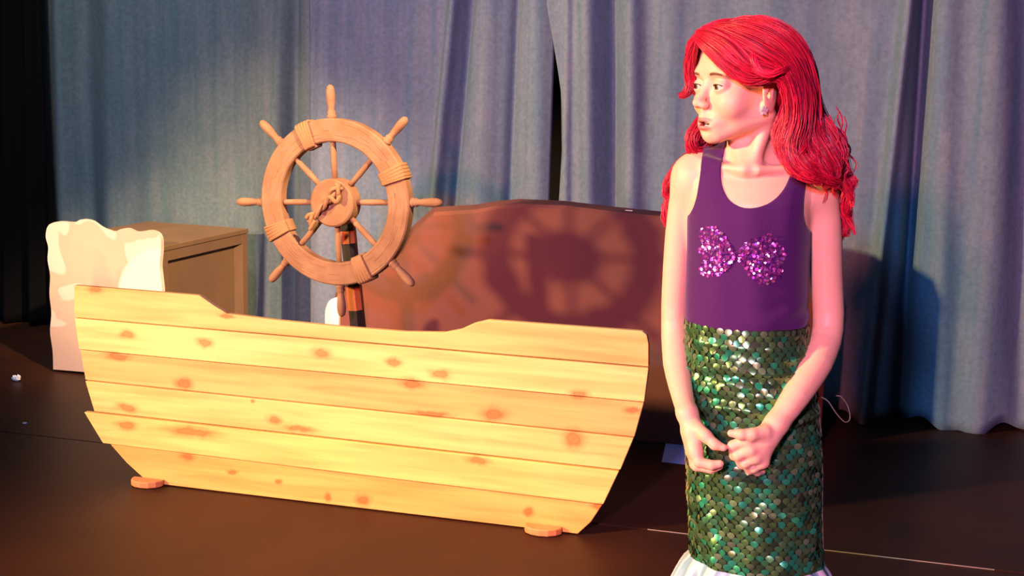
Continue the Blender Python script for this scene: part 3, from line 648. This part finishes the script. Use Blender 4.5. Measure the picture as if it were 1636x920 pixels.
# eyes
M_eye = mat('eyeball', (.60, .57, .54), .15, spec=.6); nt = M_eye.node_tree; tc = nt.nodes.new('ShaderNodeTexCoord'); sx_ = nt.nodes.new('ShaderNodeSeparateXYZ'); nt.links.new(tc.outputs['Object'], sx_.inputs[0])
r_ = nt.nodes.new('ShaderNodeValToRGB'); els = r_.color_ramp.elements; els[0].position = .84; els[0].color = (.58, .54, .50, 1); els[1].position = .965; els[1].color = (.008, .006, .005, 1)
e2 = els.new(.86); e2.color = (.10, .05, .03, 1); e2 = els.new(.95); e2.color = (.16, .08, .04, 1)
dv = nt.nodes.new('ShaderNodeMath'); dv.operation = 'DIVIDE'; dv.inputs[1].default_value = EY; nt.links.new(sx_.outputs['Z'], dv.inputs[0]); nt.links.new(dv.outputs[0], r_.inputs[0]); nt.links.new(r_.outputs[0], nt.nodes['Principled BSDF'].inputs['Base Color'])
for sx in (-1, 1):
    m = MB(); m.sphere((0, 0, 0), EY, 24, 18); o = m.build('eye', M_eye, girl, True)
    g = f_*1.0-l_*.10-u_*.03; o.rotation_euler = Vector(g).to_track_quat('Z', 'Y').to_euler(); o.location = hd(sx*.031, .0685, 0)
M_lash = mat('dark_lash', (.05, .025, .02), .7)
for sx in (-1, 1):
    aa = np.linspace(.25, math.pi-.15, 14); ex = .0315+.0122*np.cos(aa); ez = -.0002+.0043*np.sin(aa)
    ey = .0688+np.sqrt(np.maximum((EY+.0016)**2-(ex-.031)**2-ez**2, 0)); m = MB(); m.tube([hd(sx*a_, b_, c_) for a_, b_, c_ in zip(ex, ey, ez)], [.0003]+[.0008]*12+[.0003], 5); m.build('eyelash', M_lash, girl, True)
M_teeth = mat('teeth', (.80, .74, .66), .25)
m = MB()
for zc, hh, rr in ((-.0628, .0036, .0185), (-.0712, .0024, .0175)):
    for i in range(-4, 5):
        a = i*.24; c = hd(rr*math.sin(a)*.85, .0575+rr*math.cos(a), zc); s0 = len(m.v); m.sphere((0, 0, 0), (.0024, .0018, hh), 8, 6)
        for k in range(s0, len(m.v)):
            v = m.v[k]; ca, sa = math.cos(a), math.sin(a); m.v[k] = tuple(c+(v[0]*ca+v[1]*sa)*l_+(v[1]*ca-v[0]*sa)*f_+v[2]*u_)
m.build('teeth', M_teeth, girl, True)
# crystal earring
m = MB(); ce = hd(.0755, .017, -.040)
for k in range(7):
    a = k*2*math.pi/6; q = ce+(0 if k == 6 else .0052)*(math.cos(a)*f_+math.sin(a)*u_)+.001*l_; m.sphere(tuple(q), .0029, 6, 4)
m.build('earring', mat('crystal', (.95, .92, .88), .08, metal=.55, spec=.8), girl)

# tank top
M_tank = mat('purple_jersey', (.06, .007, .10), .8, spec=.2, sheen=.2, bump=(320, .2, (1, 1, 1)))
T = Field(np.arange(-.14, .14, .0018), np.arange(-.125, .125, .0018), np.arange(.70, 1.16, .0018)); torso(T)
outl = [(1060, 524), (1060, 356), (1092, 352), (1104, 338), (1111, 318), (1115, 295), (1118, 270), (1121, 235), (1124, 215), (1157, 215), (1155, 245), (1151, 270), (1153, 295), (1163, 316), (1178, 327), (1196, 331), (1217, 328), (1236, 319), (1251, 304), (1261, 286), (1268, 266), (1274, 235), (1300, 235), (1297, 262), (1290, 290), (1285, 320), (1284, 345), (1290, 366), (1300, 376), (1340, 380), (1340, 536), (1297, 533), (1200, 531)]
outl = np.array([gl(x, y, -.087 if y > 500 else -.06)[[0, 2]] for x, y in outl])
outl = catmull(np.vstack([outl, outl[:1]]), 200)[:-1]
XX, ZZ = np.meshgrid(T.ax[0], T.ax[2], indexing='ij'); cut = poly_sdf(outl, XX, ZZ)[:, None, :]
zz = T.ax[2][None, None, :]; xx = T.ax[0][:, None, None]
wr = .0022*np.sin((zz-.45*xx)*150+2*np.sin(xx*30))*np.clip((.88-zz)/.08, 0, 1)*np.clip((xx+.03)/.07, 0, 1)+.0012*np.sin(xx*95+zz*12)*np.clip((zz-.80)/.05, 0, 1)
F0 = T.F; T.F = np.maximum(np.maximum(F0-.0042+wr, -F0-.004), cut).astype(np.float32)
tv, tq = T.nets(); tank = link('tank_top', np_mesh('tank_top', tv, tq), M_tank, girl, True)
def front_y(x, z, off):
    a = np.interp(z, tz, ta); c = np.interp(z, tz, tx); b = np.interp(z, tz, tb); yc = np.interp(z, tz, ty)
    return yc-b*np.sqrt(np.maximum(1-((x-c)/a)**2, .02))-off
# sequin shells
shells = [[(1128, 362), (1142, 362), (1156, 374), (1167, 390), (1175, 403), (1176, 414), (1165, 426), (1153, 440), (1136, 447), (1120, 443), (1114, 434), (1121, 422), (1113, 408), (1112, 400), (1121, 394), (1114, 378), (1118, 368)],
          [(1177, 403), (1185, 393), (1197, 382), (1213, 375), (1236, 373), (1243, 383), (1246, 392), (1255, 400), (1257, 412), (1251, 424), (1252, 438), (1243, 446), (1233, 456), (1216, 454), (1203, 447), (1192, 434), (1184, 422), (1178, 413)]]
M_seq = attr_mat('sequin_foil', 'tint', .22, metal=.85, spec=.8)
for sh in shells:
    Pp = np.array([gl(x, y, -.085)[[0, 2]] for x, y in sh]); lo, hi = Pp.min(0), Pp.max(0); V3 = []; F3 = []; C3 = []; cnt = 0
    while cnt < 430:
        x, z = rng.uniform(lo, hi)
        if poly_sdf(Pp, np.array([x]), np.array([z]))[0] > -.001: continue
        r = rng.uniform(.0019, .0030); y = front_y(x, z, .0058+rng.uniform(0, .0014)); nrm = np.array([(x-tx[6])/ta[6]*.6, -1, 0])+rng.normal(0, .30, 3); nrm /= np.linalg.norm(nrm)
        a1 = np.cross(nrm, [0, 0, 1]); a1 /= np.linalg.norm(a1); a2 = np.cross(nrm, a1); c0 = np.array([x, y, z]); b0_ = len(V3)
        ph = rng.uniform(0, 1)
        V3 += [c0+r*(math.cos(k*math.pi/3+ph)*a1+math.sin(k*math.pi/3+ph)*a2) for k in range(6)]; F3 += [[b0_, b0_+1, b0_+2, b0_+3], [b0_, b0_+3, b0_+4, b0_+5]]
        col = [(.72, .10, .78), (.90, .20, .78), (.42, .09, .80), (.95, .50, .95)][rng.choice(4, p=[.42, .25, .23, .10])]; C3 += [col]*6; cnt += 1
    me = np_mesh('sequin_shell', np.array(V3), np.array(F3)); set_col(me, 'tint', C3); o = link('sequin_shell', me, M_seq, tank); o['kind'] = 'stuff'

# tail skirt
sk = [(502, 1098, 1290, .081, 0), (540, 1097, 1293, .084, 0), (600, 1099, 1302, .089, 0), (660, 1101, 1308, .094, .002), (720, 1098, 1311, .095, .004), (780, 1099, 1312, .094, .006), (840, 1103, 1313, .092, .008), (888, 1105, 1314, .090, .010)]
sz_, sx2, sa, sy2, sb = [np.array(q) for q in zip(*[(gl(x0, py, 0)[2], (gl(x0, py, 0)[0]+gl(x1, py, 0)[0])/2, (gl(x1, py, 0)[0]-gl(x0, py, 0)[0])/2, yc, h_) for py, x0, x1, h_, yc in sk][::-1])]
ztop, zhem = sz_[-1], sz_[0]
def skirt_pt(th, z, off=0.0):
    """th=0 points to the viewer, positive to image right"""
    th = np.asarray(th, float); th = (th+math.pi) % (2*math.pi)-math.pi; z = np.asarray(z, float)
    a = np.interp(z, sz_, sa)+.002; b = np.interp(z, sz_, sb)+.003; cx = np.interp(z, sz_, sx2); cy = np.interp(z, sz_, sy2)
    t = (ztop-z)/(ztop-zhem)
    env = np.exp(-((t-.27)/.22)**2)*np.clip(np.cos(th)+.35, 0, 1)*np.clip(t*14, 0, 1)
    sag = .016*np.sin(th*1.3+.3)**2
    wr = env*(.0028*np.sin((z+sag)*2*math.pi/.037)+.0018*np.sin((z-.08*th*.1)*2*math.pi/.021+1.3*np.sin(th*2.2)))
    low = np.clip((t-.5)*3, 0, 1)*np.clip(np.cos(th)+.3, 0, 1)*(.0022*np.sin(th*7+z*30)+.0016*np.sin(th*13-z*40))
    d = wr+low+off
    return np.stack([cx+(a+d)*np.sin(th), cy-(b+d)*np.cos(th), z], -1)
nth, nz = 160, 150; TH, ZZ = np.meshgrid(np.linspace(0, 2*math.pi, nth, endpoint=False), np.linspace(zhem, ztop, nz)); Vv = skirt_pt(TH, ZZ, -.0022).reshape(-1, 3)
ii = np.arange(nz-1)[:, None]*nth+np.arange(nth)[None, :]; jj = np.arange(nz-1)[:, None]*nth+(np.arange(nth)[None, :]+1) % nth
Ff = np.stack([ii, jj, jj+nth, ii+nth], -1).reshape(-1, 4)
M_sk = mat('dark_green_spandex', (.022, .026, .018), .45, spec=.4)
skirt = link('tail_skirt', np_mesh('tail_skirt', Vv, Ff), M_sk, girl, True); so = skirt.modifiers.new('cloth', 'SOLIDIFY'); so.thickness = .0015; so.offset = -1
# foil scales on the skirt
wS, hS = .0148, .0086; per = 2*math.pi*.105; ncol = int(round(per/wS)); rowsN = int((ztop-zhem)/hS); rg = np.random.default_rng(21)
shape = [(0, -1.0), (.28, -.66), (.46, -.25), (.44, .12), (.30, .42), (.0, .56), (-.30, .42), (-.44, .12), (-.46, -.25), (-.28, -.66)]
Vs, Fs, Cs = [], [], []
for j in range(rowsN):
    for i in range(ncol):
        th0 = (i+.5*(j % 2))*2*math.pi/ncol-math.pi; z0 = zhem+.005+hS*(j+.4)
        if z0+.006 > ztop: continue
        o2 = np.array([(th0+sx*wS*.94/.105, z0+sz*hS*.92) for sx, sz in shape]+[(th0, z0)])
        off = np.array([.0007]*10+[.0016]); Pq = skirt_pt(o2[:, 0], o2[:, 1], 0)
        nrm = np.array([math.sin(th0), -math.cos(th0), 0]); tl = rg.normal(0, .17, 2); tan = np.array([math.cos(th0), math.sin(th0), 0])
        dd = ((Pq-Pq[-1])@tan)*tl[0]+(Pq[:, 2]-Pq[-1, 2])*tl[1]
        Pq = Pq+nrm*(off+dd+.0006)[:, None]; b0_ = len(Vs); Vs += list(Pq); Fs += [(b0_+10, b0_+k, b0_+(k+1) % 10) for k in range(10)]
        pal = [(.08, .19, .07), (.06, .25, .10), (.04, .44, .22), (.10, .23, .07), (.20, .34, .16)]
        tlow = (ztop-z0)/(ztop-zhem); w = np.array([.36, .26, .10+.14*tlow, .16, .12]); w /= w.sum(); c = np.array(pal[rg.choice(5, p=w)])*rg.uniform(.75, 1.2); Cs += [tuple(c)]*11  # brighter greens more frequent toward the hem, painting in glints
me = np_mesh('foil_scales', np.array(Vs), np.array(Fs)); set_col(me, 'tint', Cs); M_scale = attr_mat('green_foil', 'tint', .30, metal=.6, spec=.8)
o = link('foil_scales', me, M_scale, skirt); o['kind'] = 'stuff'
# side seam piping and the loose thread
m = MB(); zz_ = np.linspace(ztop-.06, zhem+.004, 40); m.tube(skirt_pt(np.full(40, 1.45), zz_, .002), .0016, 5); m.build('side_seam', mat('olive_seam', (.12, .11, .085), .7), skirt, True)
lt = [gl(1306, 632, -.015), gl(1322, 640, -.015), gl(1336, 660, -.01), gl(1350, 674, -.005), gl(1358, 668, .0), gl(1354, 648, .0), gl(1344, 634, -.004), gl(1336, 632, -.006)]
m = MB(); m.tube(catmull(np.array(lt), 40), .0011, 5); m.build('loose_thread', mat('grey_thread', (.16, .15, .12), .6), skirt, True)
# satin fluke flounce at the hem
nth2, nr2 = 220, 14; th = np.linspace(0, 2*math.pi, nth2, endpoint=False); Vv = []; Cc = []
for j in range(nr2):
    t = j/(nr2-1); zed = zhem+.006-t*.17
    base = skirt_pt(th, np.full(nth2, zhem+.003), .002); rad = 1+.50*t**.7; pl_ = .013*t**.6*np.sin(th*17+.6*np.sin(th*5))
    cx, cy = sx2[0], sy2[0]; dx, dy = base[:, 0]-cx, base[:, 1]-cy; n_ = np.hypot(dx, dy); sc_ = (n_*rad+pl_)/n_
    Vv.append(np.stack([cx+dx*sc_, cy+dy*sc_, np.full(nth2, zed)+.02*t*np.abs(np.sin(th))*0], 1))
    stripe = (np.sin(th*17+.6*np.sin(th*5)+.5) > .1).astype(float)[:, None]; Cc.append(stripe*np.array([.66, .66, .70])+(1-stripe)*np.array([.22, .40, .50]))
Vv = np.vstack(Vv); ii = np.arange(nr2-1)[:, None]*nth2+np.arange(nth2)[None, :]; jj = np.arange(nr2-1)[:, None]*nth2+(np.arange(nth2)[None, :]+1) % nth2
me = np_mesh('flounce', Vv, np.stack([ii+nth2, jj+nth2, jj, ii], -1).reshape(-1, 4)); set_col(me, 'tint', np.vstack(Cc))
o = link('flounce', me, attr_mat('blue_white_satin', 'tint', .35, spec=.5), skirt, True); o['label'] = 'pleated pale blue and white satin flounce'

# ---- the wig: cap plus locks of strands
HV, HF, HC = [], [], []
hb = 0
def add_np(V, F, C):
    global hb
    HV.append(V); HF.append(F+hb); HC.append(C); hb += len(V)
def strands(P, r, nside=3):
    """P (S,N,3) -> tubes"""
    Sn, N, _ = P.shape; T = np.gradient(P, axis=1); T /= np.linalg.norm(T, axis=2, keepdims=True)+1e-12
    ref = np.array([.31, -.8, .52]); u = np.cross(T, ref); u /= np.linalg.norm(u, axis=2, keepdims=True)+1e-12; w = np.cross(T, u)
    a = np.arange(nside)*2*math.pi/nside; rr = r[None, :, None, None] if r.ndim == 1 else r[:, :, None, None]
    V = P[:, :, None, :]+rr*(np.cos(a)[None, None, :, None]*u[:, :, None, :]+np.sin(a)[None, None, :, None]*w[:, :, None, :])
    s = np.arange(Sn)[:, None, None]; n = np.arange(N-1)[None, :, None]; k = np.arange(nside)[None, None, :]; k2 = (k+1) % nside
    f = lambda nn, kk: ((s*N+nn)*nside+kk)
    F = np.stack(np.broadcast_arrays(f(n, k), f(n, k2), f(n+1, k2), f(n+1, k)), -1).reshape(-1, 4)
    return V.reshape(-1, 3), F
hrng = np.random.default_rng(3)
def lock(pts, rad, ns=130, wave=.005, freq=2.2, N=34, tone=1.0):
    """pts: list of (px,py,yl) control points; rad: radii in metres at control points"""
    G = catmull(np.array([gl(*p) for p in pts]), N); R = np.interp(np.linspace(0, 1, N), np.linspace(0, 1, len(rad)), [rad[0]*.5]+list(rad[1:]))
    T = np.gradient(G, axis=0); T /= np.linalg.norm(T, axis=1)[:, None]
    u = np.cross(T, [.2, -1, .1]); u /= np.linalg.norm(u, axis=1)[:, None]; w = np.cross(T, u)
    V, F = strands(G[None], R*.72, 10); c = np.array([.33, .004, .018])*tone; add_np(V, F, np.tile(c, (len(V), 1)))
    q = np.sqrt(hrng.uniform(.25, 1.1, ns)); a = hrng.uniform(0, 6.283, ns); t = np.linspace(0, 1, N)
    ph = hrng.uniform(0, 6.283, ns); amp = wave*hrng.uniform(.3, 1.3, ns)
    tw = a[:, None]+1.4*t[None, :]
    du = q[:, None]*R[None, :]*np.cos(tw)+amp[:, None]*np.sin(freq*6.283*t[None, :]+ph[:, None])*t[None, :]
    dw = q[:, None]*R[None, :]*np.sin(tw)+amp[:, None]*np.cos(freq*6.283*t[None, :]+ph[:, None])*t[None, :]
    P = G[None]+du[:, :, None]*u[None]+dw[:, :, None]*w[None]
    r0 = .00068*np.clip(1.15-t**5, .25, 1); V, F = strands(P, r0)
    tn = hrng.uniform(.45, 1.3, ns); c = np.array([.64, .008, .048])*tone; C = (tn[:, None, None]*c[None, None, :]*np.ones((ns, N*3, 3))).reshape(-1, 3); add_np(V, F, C)
# cap
cv, cf = [], []; nu, nv = 64, 40
for j in range(nv+1):
    for i in range(nu):
        th = math.pi*j/nv; a = 2*math.pi*i/nu; cv.append((.079*math.sin(th)*math.cos(a), -.016+.099*math.sin(th)*math.sin(a), .030+.084*math.cos(th)))
cv = np.array(cv)
def keep(p):
    x, y, z = p
    if y > .05: return z > .078
    if y > -.015: return z > .022+(y+.015)*.85
    return z > -.06
for j in range(nv):
    for i in range(nu):
        q = [j*nu+i, (j+1)*nu+i, (j+1)*nu+(i+1) % nu, j*nu+(i+1) % nu]
        if all(keep(cv[k]) for k in q): cf.append(q)
cw = HO+cv@HR; add_np(cw, np.array(cf), np.tile([.50, .006, .018], (len(cw), 1)))
# swept fringe from the parting over the temple towards the ear
lock([(1110, 62, -.058), (1124, 72, -.084), (1148, 91, -.096), (1164, 106, -.100), (1182, 119, -.100), (1202, 126, -.098), (1224, 124, -.096), (1246, 116, -.090), (1259, 111, -.082)], [.004, .008, .010, .0105, .011, .010, .008, .005, .002])
lock([(1111, 57, -.058), (1130, 66, -.084), (1154, 82, -.100), (1178, 101, -.104), (1205, 114, -.102), (1232, 116, -.096), (1252, 128, -.088), (1262, 150, -.075)], [.006, .010, .012, .013, .012, .011, .009, .006])
lock([(1114, 51, -.055), (1136, 58, -.082), (1164, 74, -.098), (1194, 102, -.104), (1226, 112, -.100), (1252, 122, -.090), (1264, 160, -.080), (1262, 200, -.075), (1252, 235, -.078), (1262, 262, -.085)], [.008, .012, .014, .015, .014, .013, .012, .012, .012, .005])
lock([(1124, 46, -.050), (1150, 54, -.074), (1184, 68, -.092), (1218, 86, -.098), (1250, 106, -.090), (1268, 142, -.076), (1272, 190, -.070), (1260, 230, -.075), (1270, 265, -.085), (1300, 285, -.085)], [.008, .013, .015, .016, .015, .014, .014, .015, .014, .005])
lock([(1140, 41, -.045), (1172, 45, -.064), (1208, 55, -.078), (1240, 72, -.082), (1266, 100, -.074), (1282, 142, -.060), (1284, 190, -.052), (1276, 232, -.060), (1290, 262, -.075), (1318, 282, -.070)], [.008, .013, .015, .016, .016, .016, .016, .017, .015, .005])
lock([(1160, 37, -.035), (1192, 38, -.045), (1226, 46, -.055), (1256, 64, -.058), (1280, 98, -.048), (1292, 142, -.036), (1296, 188, -.030), (1300, 220, -.040), (1318, 248, -.050), (1330, 275, -.045), (1312, 296, -.050)], [.008, .013, .015, .016, .016, .016, .017, .018, .017, .012, .004])
lock([(1175, 36, -.015), (1210, 37, -.018), (1240, 47, -.020), (1268, 68, -.018), (1287, 102, -.012), (1296, 145, -.006), (1303, 188, -.002), (1322, 218, -.010), (1338, 245, -.015), (1336, 275, -.015), (1352, 298, -.010), (1360, 318, -.005)], [.008, .013, .015, .015, .015, .015, .016, .017, .014, .010, .007, .002])
lock([(1180, 37, .02), (1216, 40, .02), (1250, 54, .02), (1276, 82, .02), (1290, 120, .025), (1298, 165, .03), (1318, 205, .025), (1340, 225, .02), (1343, 255, .02), (1352, 282, .015), (1364, 290, .01), (1358, 302, .01)], [.008, .014, .016, .016, .016, .016, .016, .013, .011, .008, .005, .002])
lock([(1180, 40, .05), (1220, 50, .055), (1255, 75, .06), (1278, 115, .065), (1290, 165, .065), (1305, 210, .06), (1325, 250, .05), (1345, 290, .04), (1348, 330, .03), (1352, 352, .03), (1350, 378, .03)], [.01, .016, .018, .018, .018, .018, .018, .014, .011, .008, .002])
# locks behind the ear falling over her shoulder
lock([(1258, 146, -.050), (1257, 172, -.054), (1250, 200, -.056), (1246, 222, -.062), (1254, 246, -.072), (1272, 268, -.084)], [.007, .010, .013, .015, .013, .004], wave=.003)
lock([(1262, 150, -.052), (1262, 190, -.056), (1256, 222, -.062), (1264, 250, -.075), (1286, 274, -.085), (1312, 292, -.075)], [.009, .013, .016, .016, .012, .004])
lock([(1275, 160, -.03), (1284, 205, -.035), (1296, 235, -.045), (1304, 262, -.062), (1322, 284, -.062), (1340, 296, -.05)], [.012, .017, .018, .016, .011, .003])
lock([(1290, 190, .0), (1306, 225, -.01), (1320, 262, .0), (1332, 290, .03), (1342, 318, .045), (1338, 350, .05), (1346, 372, .05)], [.014, .018, .017, .014, .011, .007, .002])
lock([(1300, 210, .03), (1318, 250, .05), (1330, 300, .06), (1336, 345, .06), (1342, 385, .06)], [.014, .018, .015, .010, .003])
lock([(1268, 200, .0), (1276, 240, .0), (1290, 270, -.02), (1310, 290, -.02)], [.018, .022, .018, .006])
# curls at the outer edge
lock([(1330, 232, .0), (1350, 262, .0), (1342, 284, .0), (1356, 296, .0), (1358, 325, .0), (1354, 345, .01)], [.006, .006, .005, .005, .004, .001], ns=16, wave=.005)
for (x, y, d, r, ax_, ay_) in ((1338, 236, .0, 8, 18, 95), (1350, 270, .01, 6, 10, 105), (1340, 300, .03, 6, 12, 80), (1276, 232, -.075, 7, 14, 42), (1330, 215, .0, 7, 24, 60)):
    tt = np.linspace(0, 1, 11)
    lock([(x+ax_*t+r*math.sin(9*t+x), y+ay_*t, d+.007*math.cos(9*t+x)) for t in tt], [.002, .0045, .006, .006, .0055, .005, .0045, .004, .003, .002, .0008], ns=26, wave=.003, tone=1.15)
for _ in range(26):     # stray wisps
    x = hrng.uniform(1296, 1346); y = hrng.uniform(170, 260); d = hrng.uniform(-.03, .05); L = hrng.uniform(40, 120)
    lock([(x+hrng.uniform(6, 22)*t+5*math.sin(8*t+x), y+L*t, d) for t in np.linspace(0, 1, 8)], [.0007]*7+[.0003], ns=4, wave=.003)
# rolled flip at the temple and the ridge along the parting
lock([(1206, 74, -.100), (1203, 92, -.110), (1210, 111, -.116), (1228, 119, -.117), (1246, 115, -.112), (1260, 108, -.100)], [.004, .0055, .006, .006, .005, .0012], ns=60, wave=.002, tone=1.2)
lock([(1108, 62, -.052), (1124, 49, -.046), (1148, 41, -.042), (1178, 37, -.030), (1210, 39, -.010), (1240, 50, .01)], [.004, .007, .008, .008, .008, .004], wave=.002)
# far side of the parting
lock([(1111, 62, -.050), (1107, 76, -.036), (1103, 96, -.022), (1102, 118, -.014), (1104, 136, -.010), (1097, 149, -.010), (1084, 153, -.012)], [.005, .008, .009, .009, .008, .006, .002], wave=.003)
lock([(1117, 54, -.040), (1108, 72, -.010), (1106, 100, .012), (1110, 132, .020), (1122, 152, .030)], [.008, .011, .012, .012, .006])
lock([(1132, 46, -.02), (1118, 75, .02), (1118, 120, .045), (1136, 165, .050), (1130, 200, .040), (1112, 222, .030), (1108, 246, .030)], [.01, .016, .018, .017, .015, .012, .005])
lock([(1140, 172, .040), (1120, 198, .020), (1106, 218, .008), (1108, 238, .010), (1128, 246, .020), (1150, 240, .030)], [.012, .012, .010, .009, .008, .004])
lock([(1140, 190, .06), (1132, 225, .055), (1118, 244, .050), (1096, 262, .075), (1072, 288, .085), (1064, 306, .085), (1072, 320, .085)], [.018, .02, .018, .014, .010, .006, .002])
lock([(1150, 190, .07), (1130, 240, .080), (1100, 280, .095), (1078, 315, .095), (1066, 340, .09), (1066, 362, .09)], [.02, .022, .02, .014, .008, .002])
lock([(1165, 180, .07), (1180, 230, .085), (1190, 290, .10), (1192, 340, .10)], [.03, .035, .03, .01])
lock([(1215, 150, .075), (1240, 210, .085), (1252, 280, .10), (1260, 350, .10)], [.03, .035, .03, .01])
lock([(1160, 60, .06), (1170, 110, .085), (1185, 170, .085), (1195, 220, .085)], [.02, .03, .03, .02])
lock([(1200, 60, .06), (1225, 110, .08), (1240, 170, .08), (1250, 220, .08)], [.02, .03, .03, .02])
me = np_mesh('wig', np.vstack(HV), np.vstack(HF)); set_col(me, 'tint', np.vstack(HC))
M_hair = attr_mat('red_wig_fibre', 'tint', .42, spec=.7); link('wig', me, M_hair, girl, True)
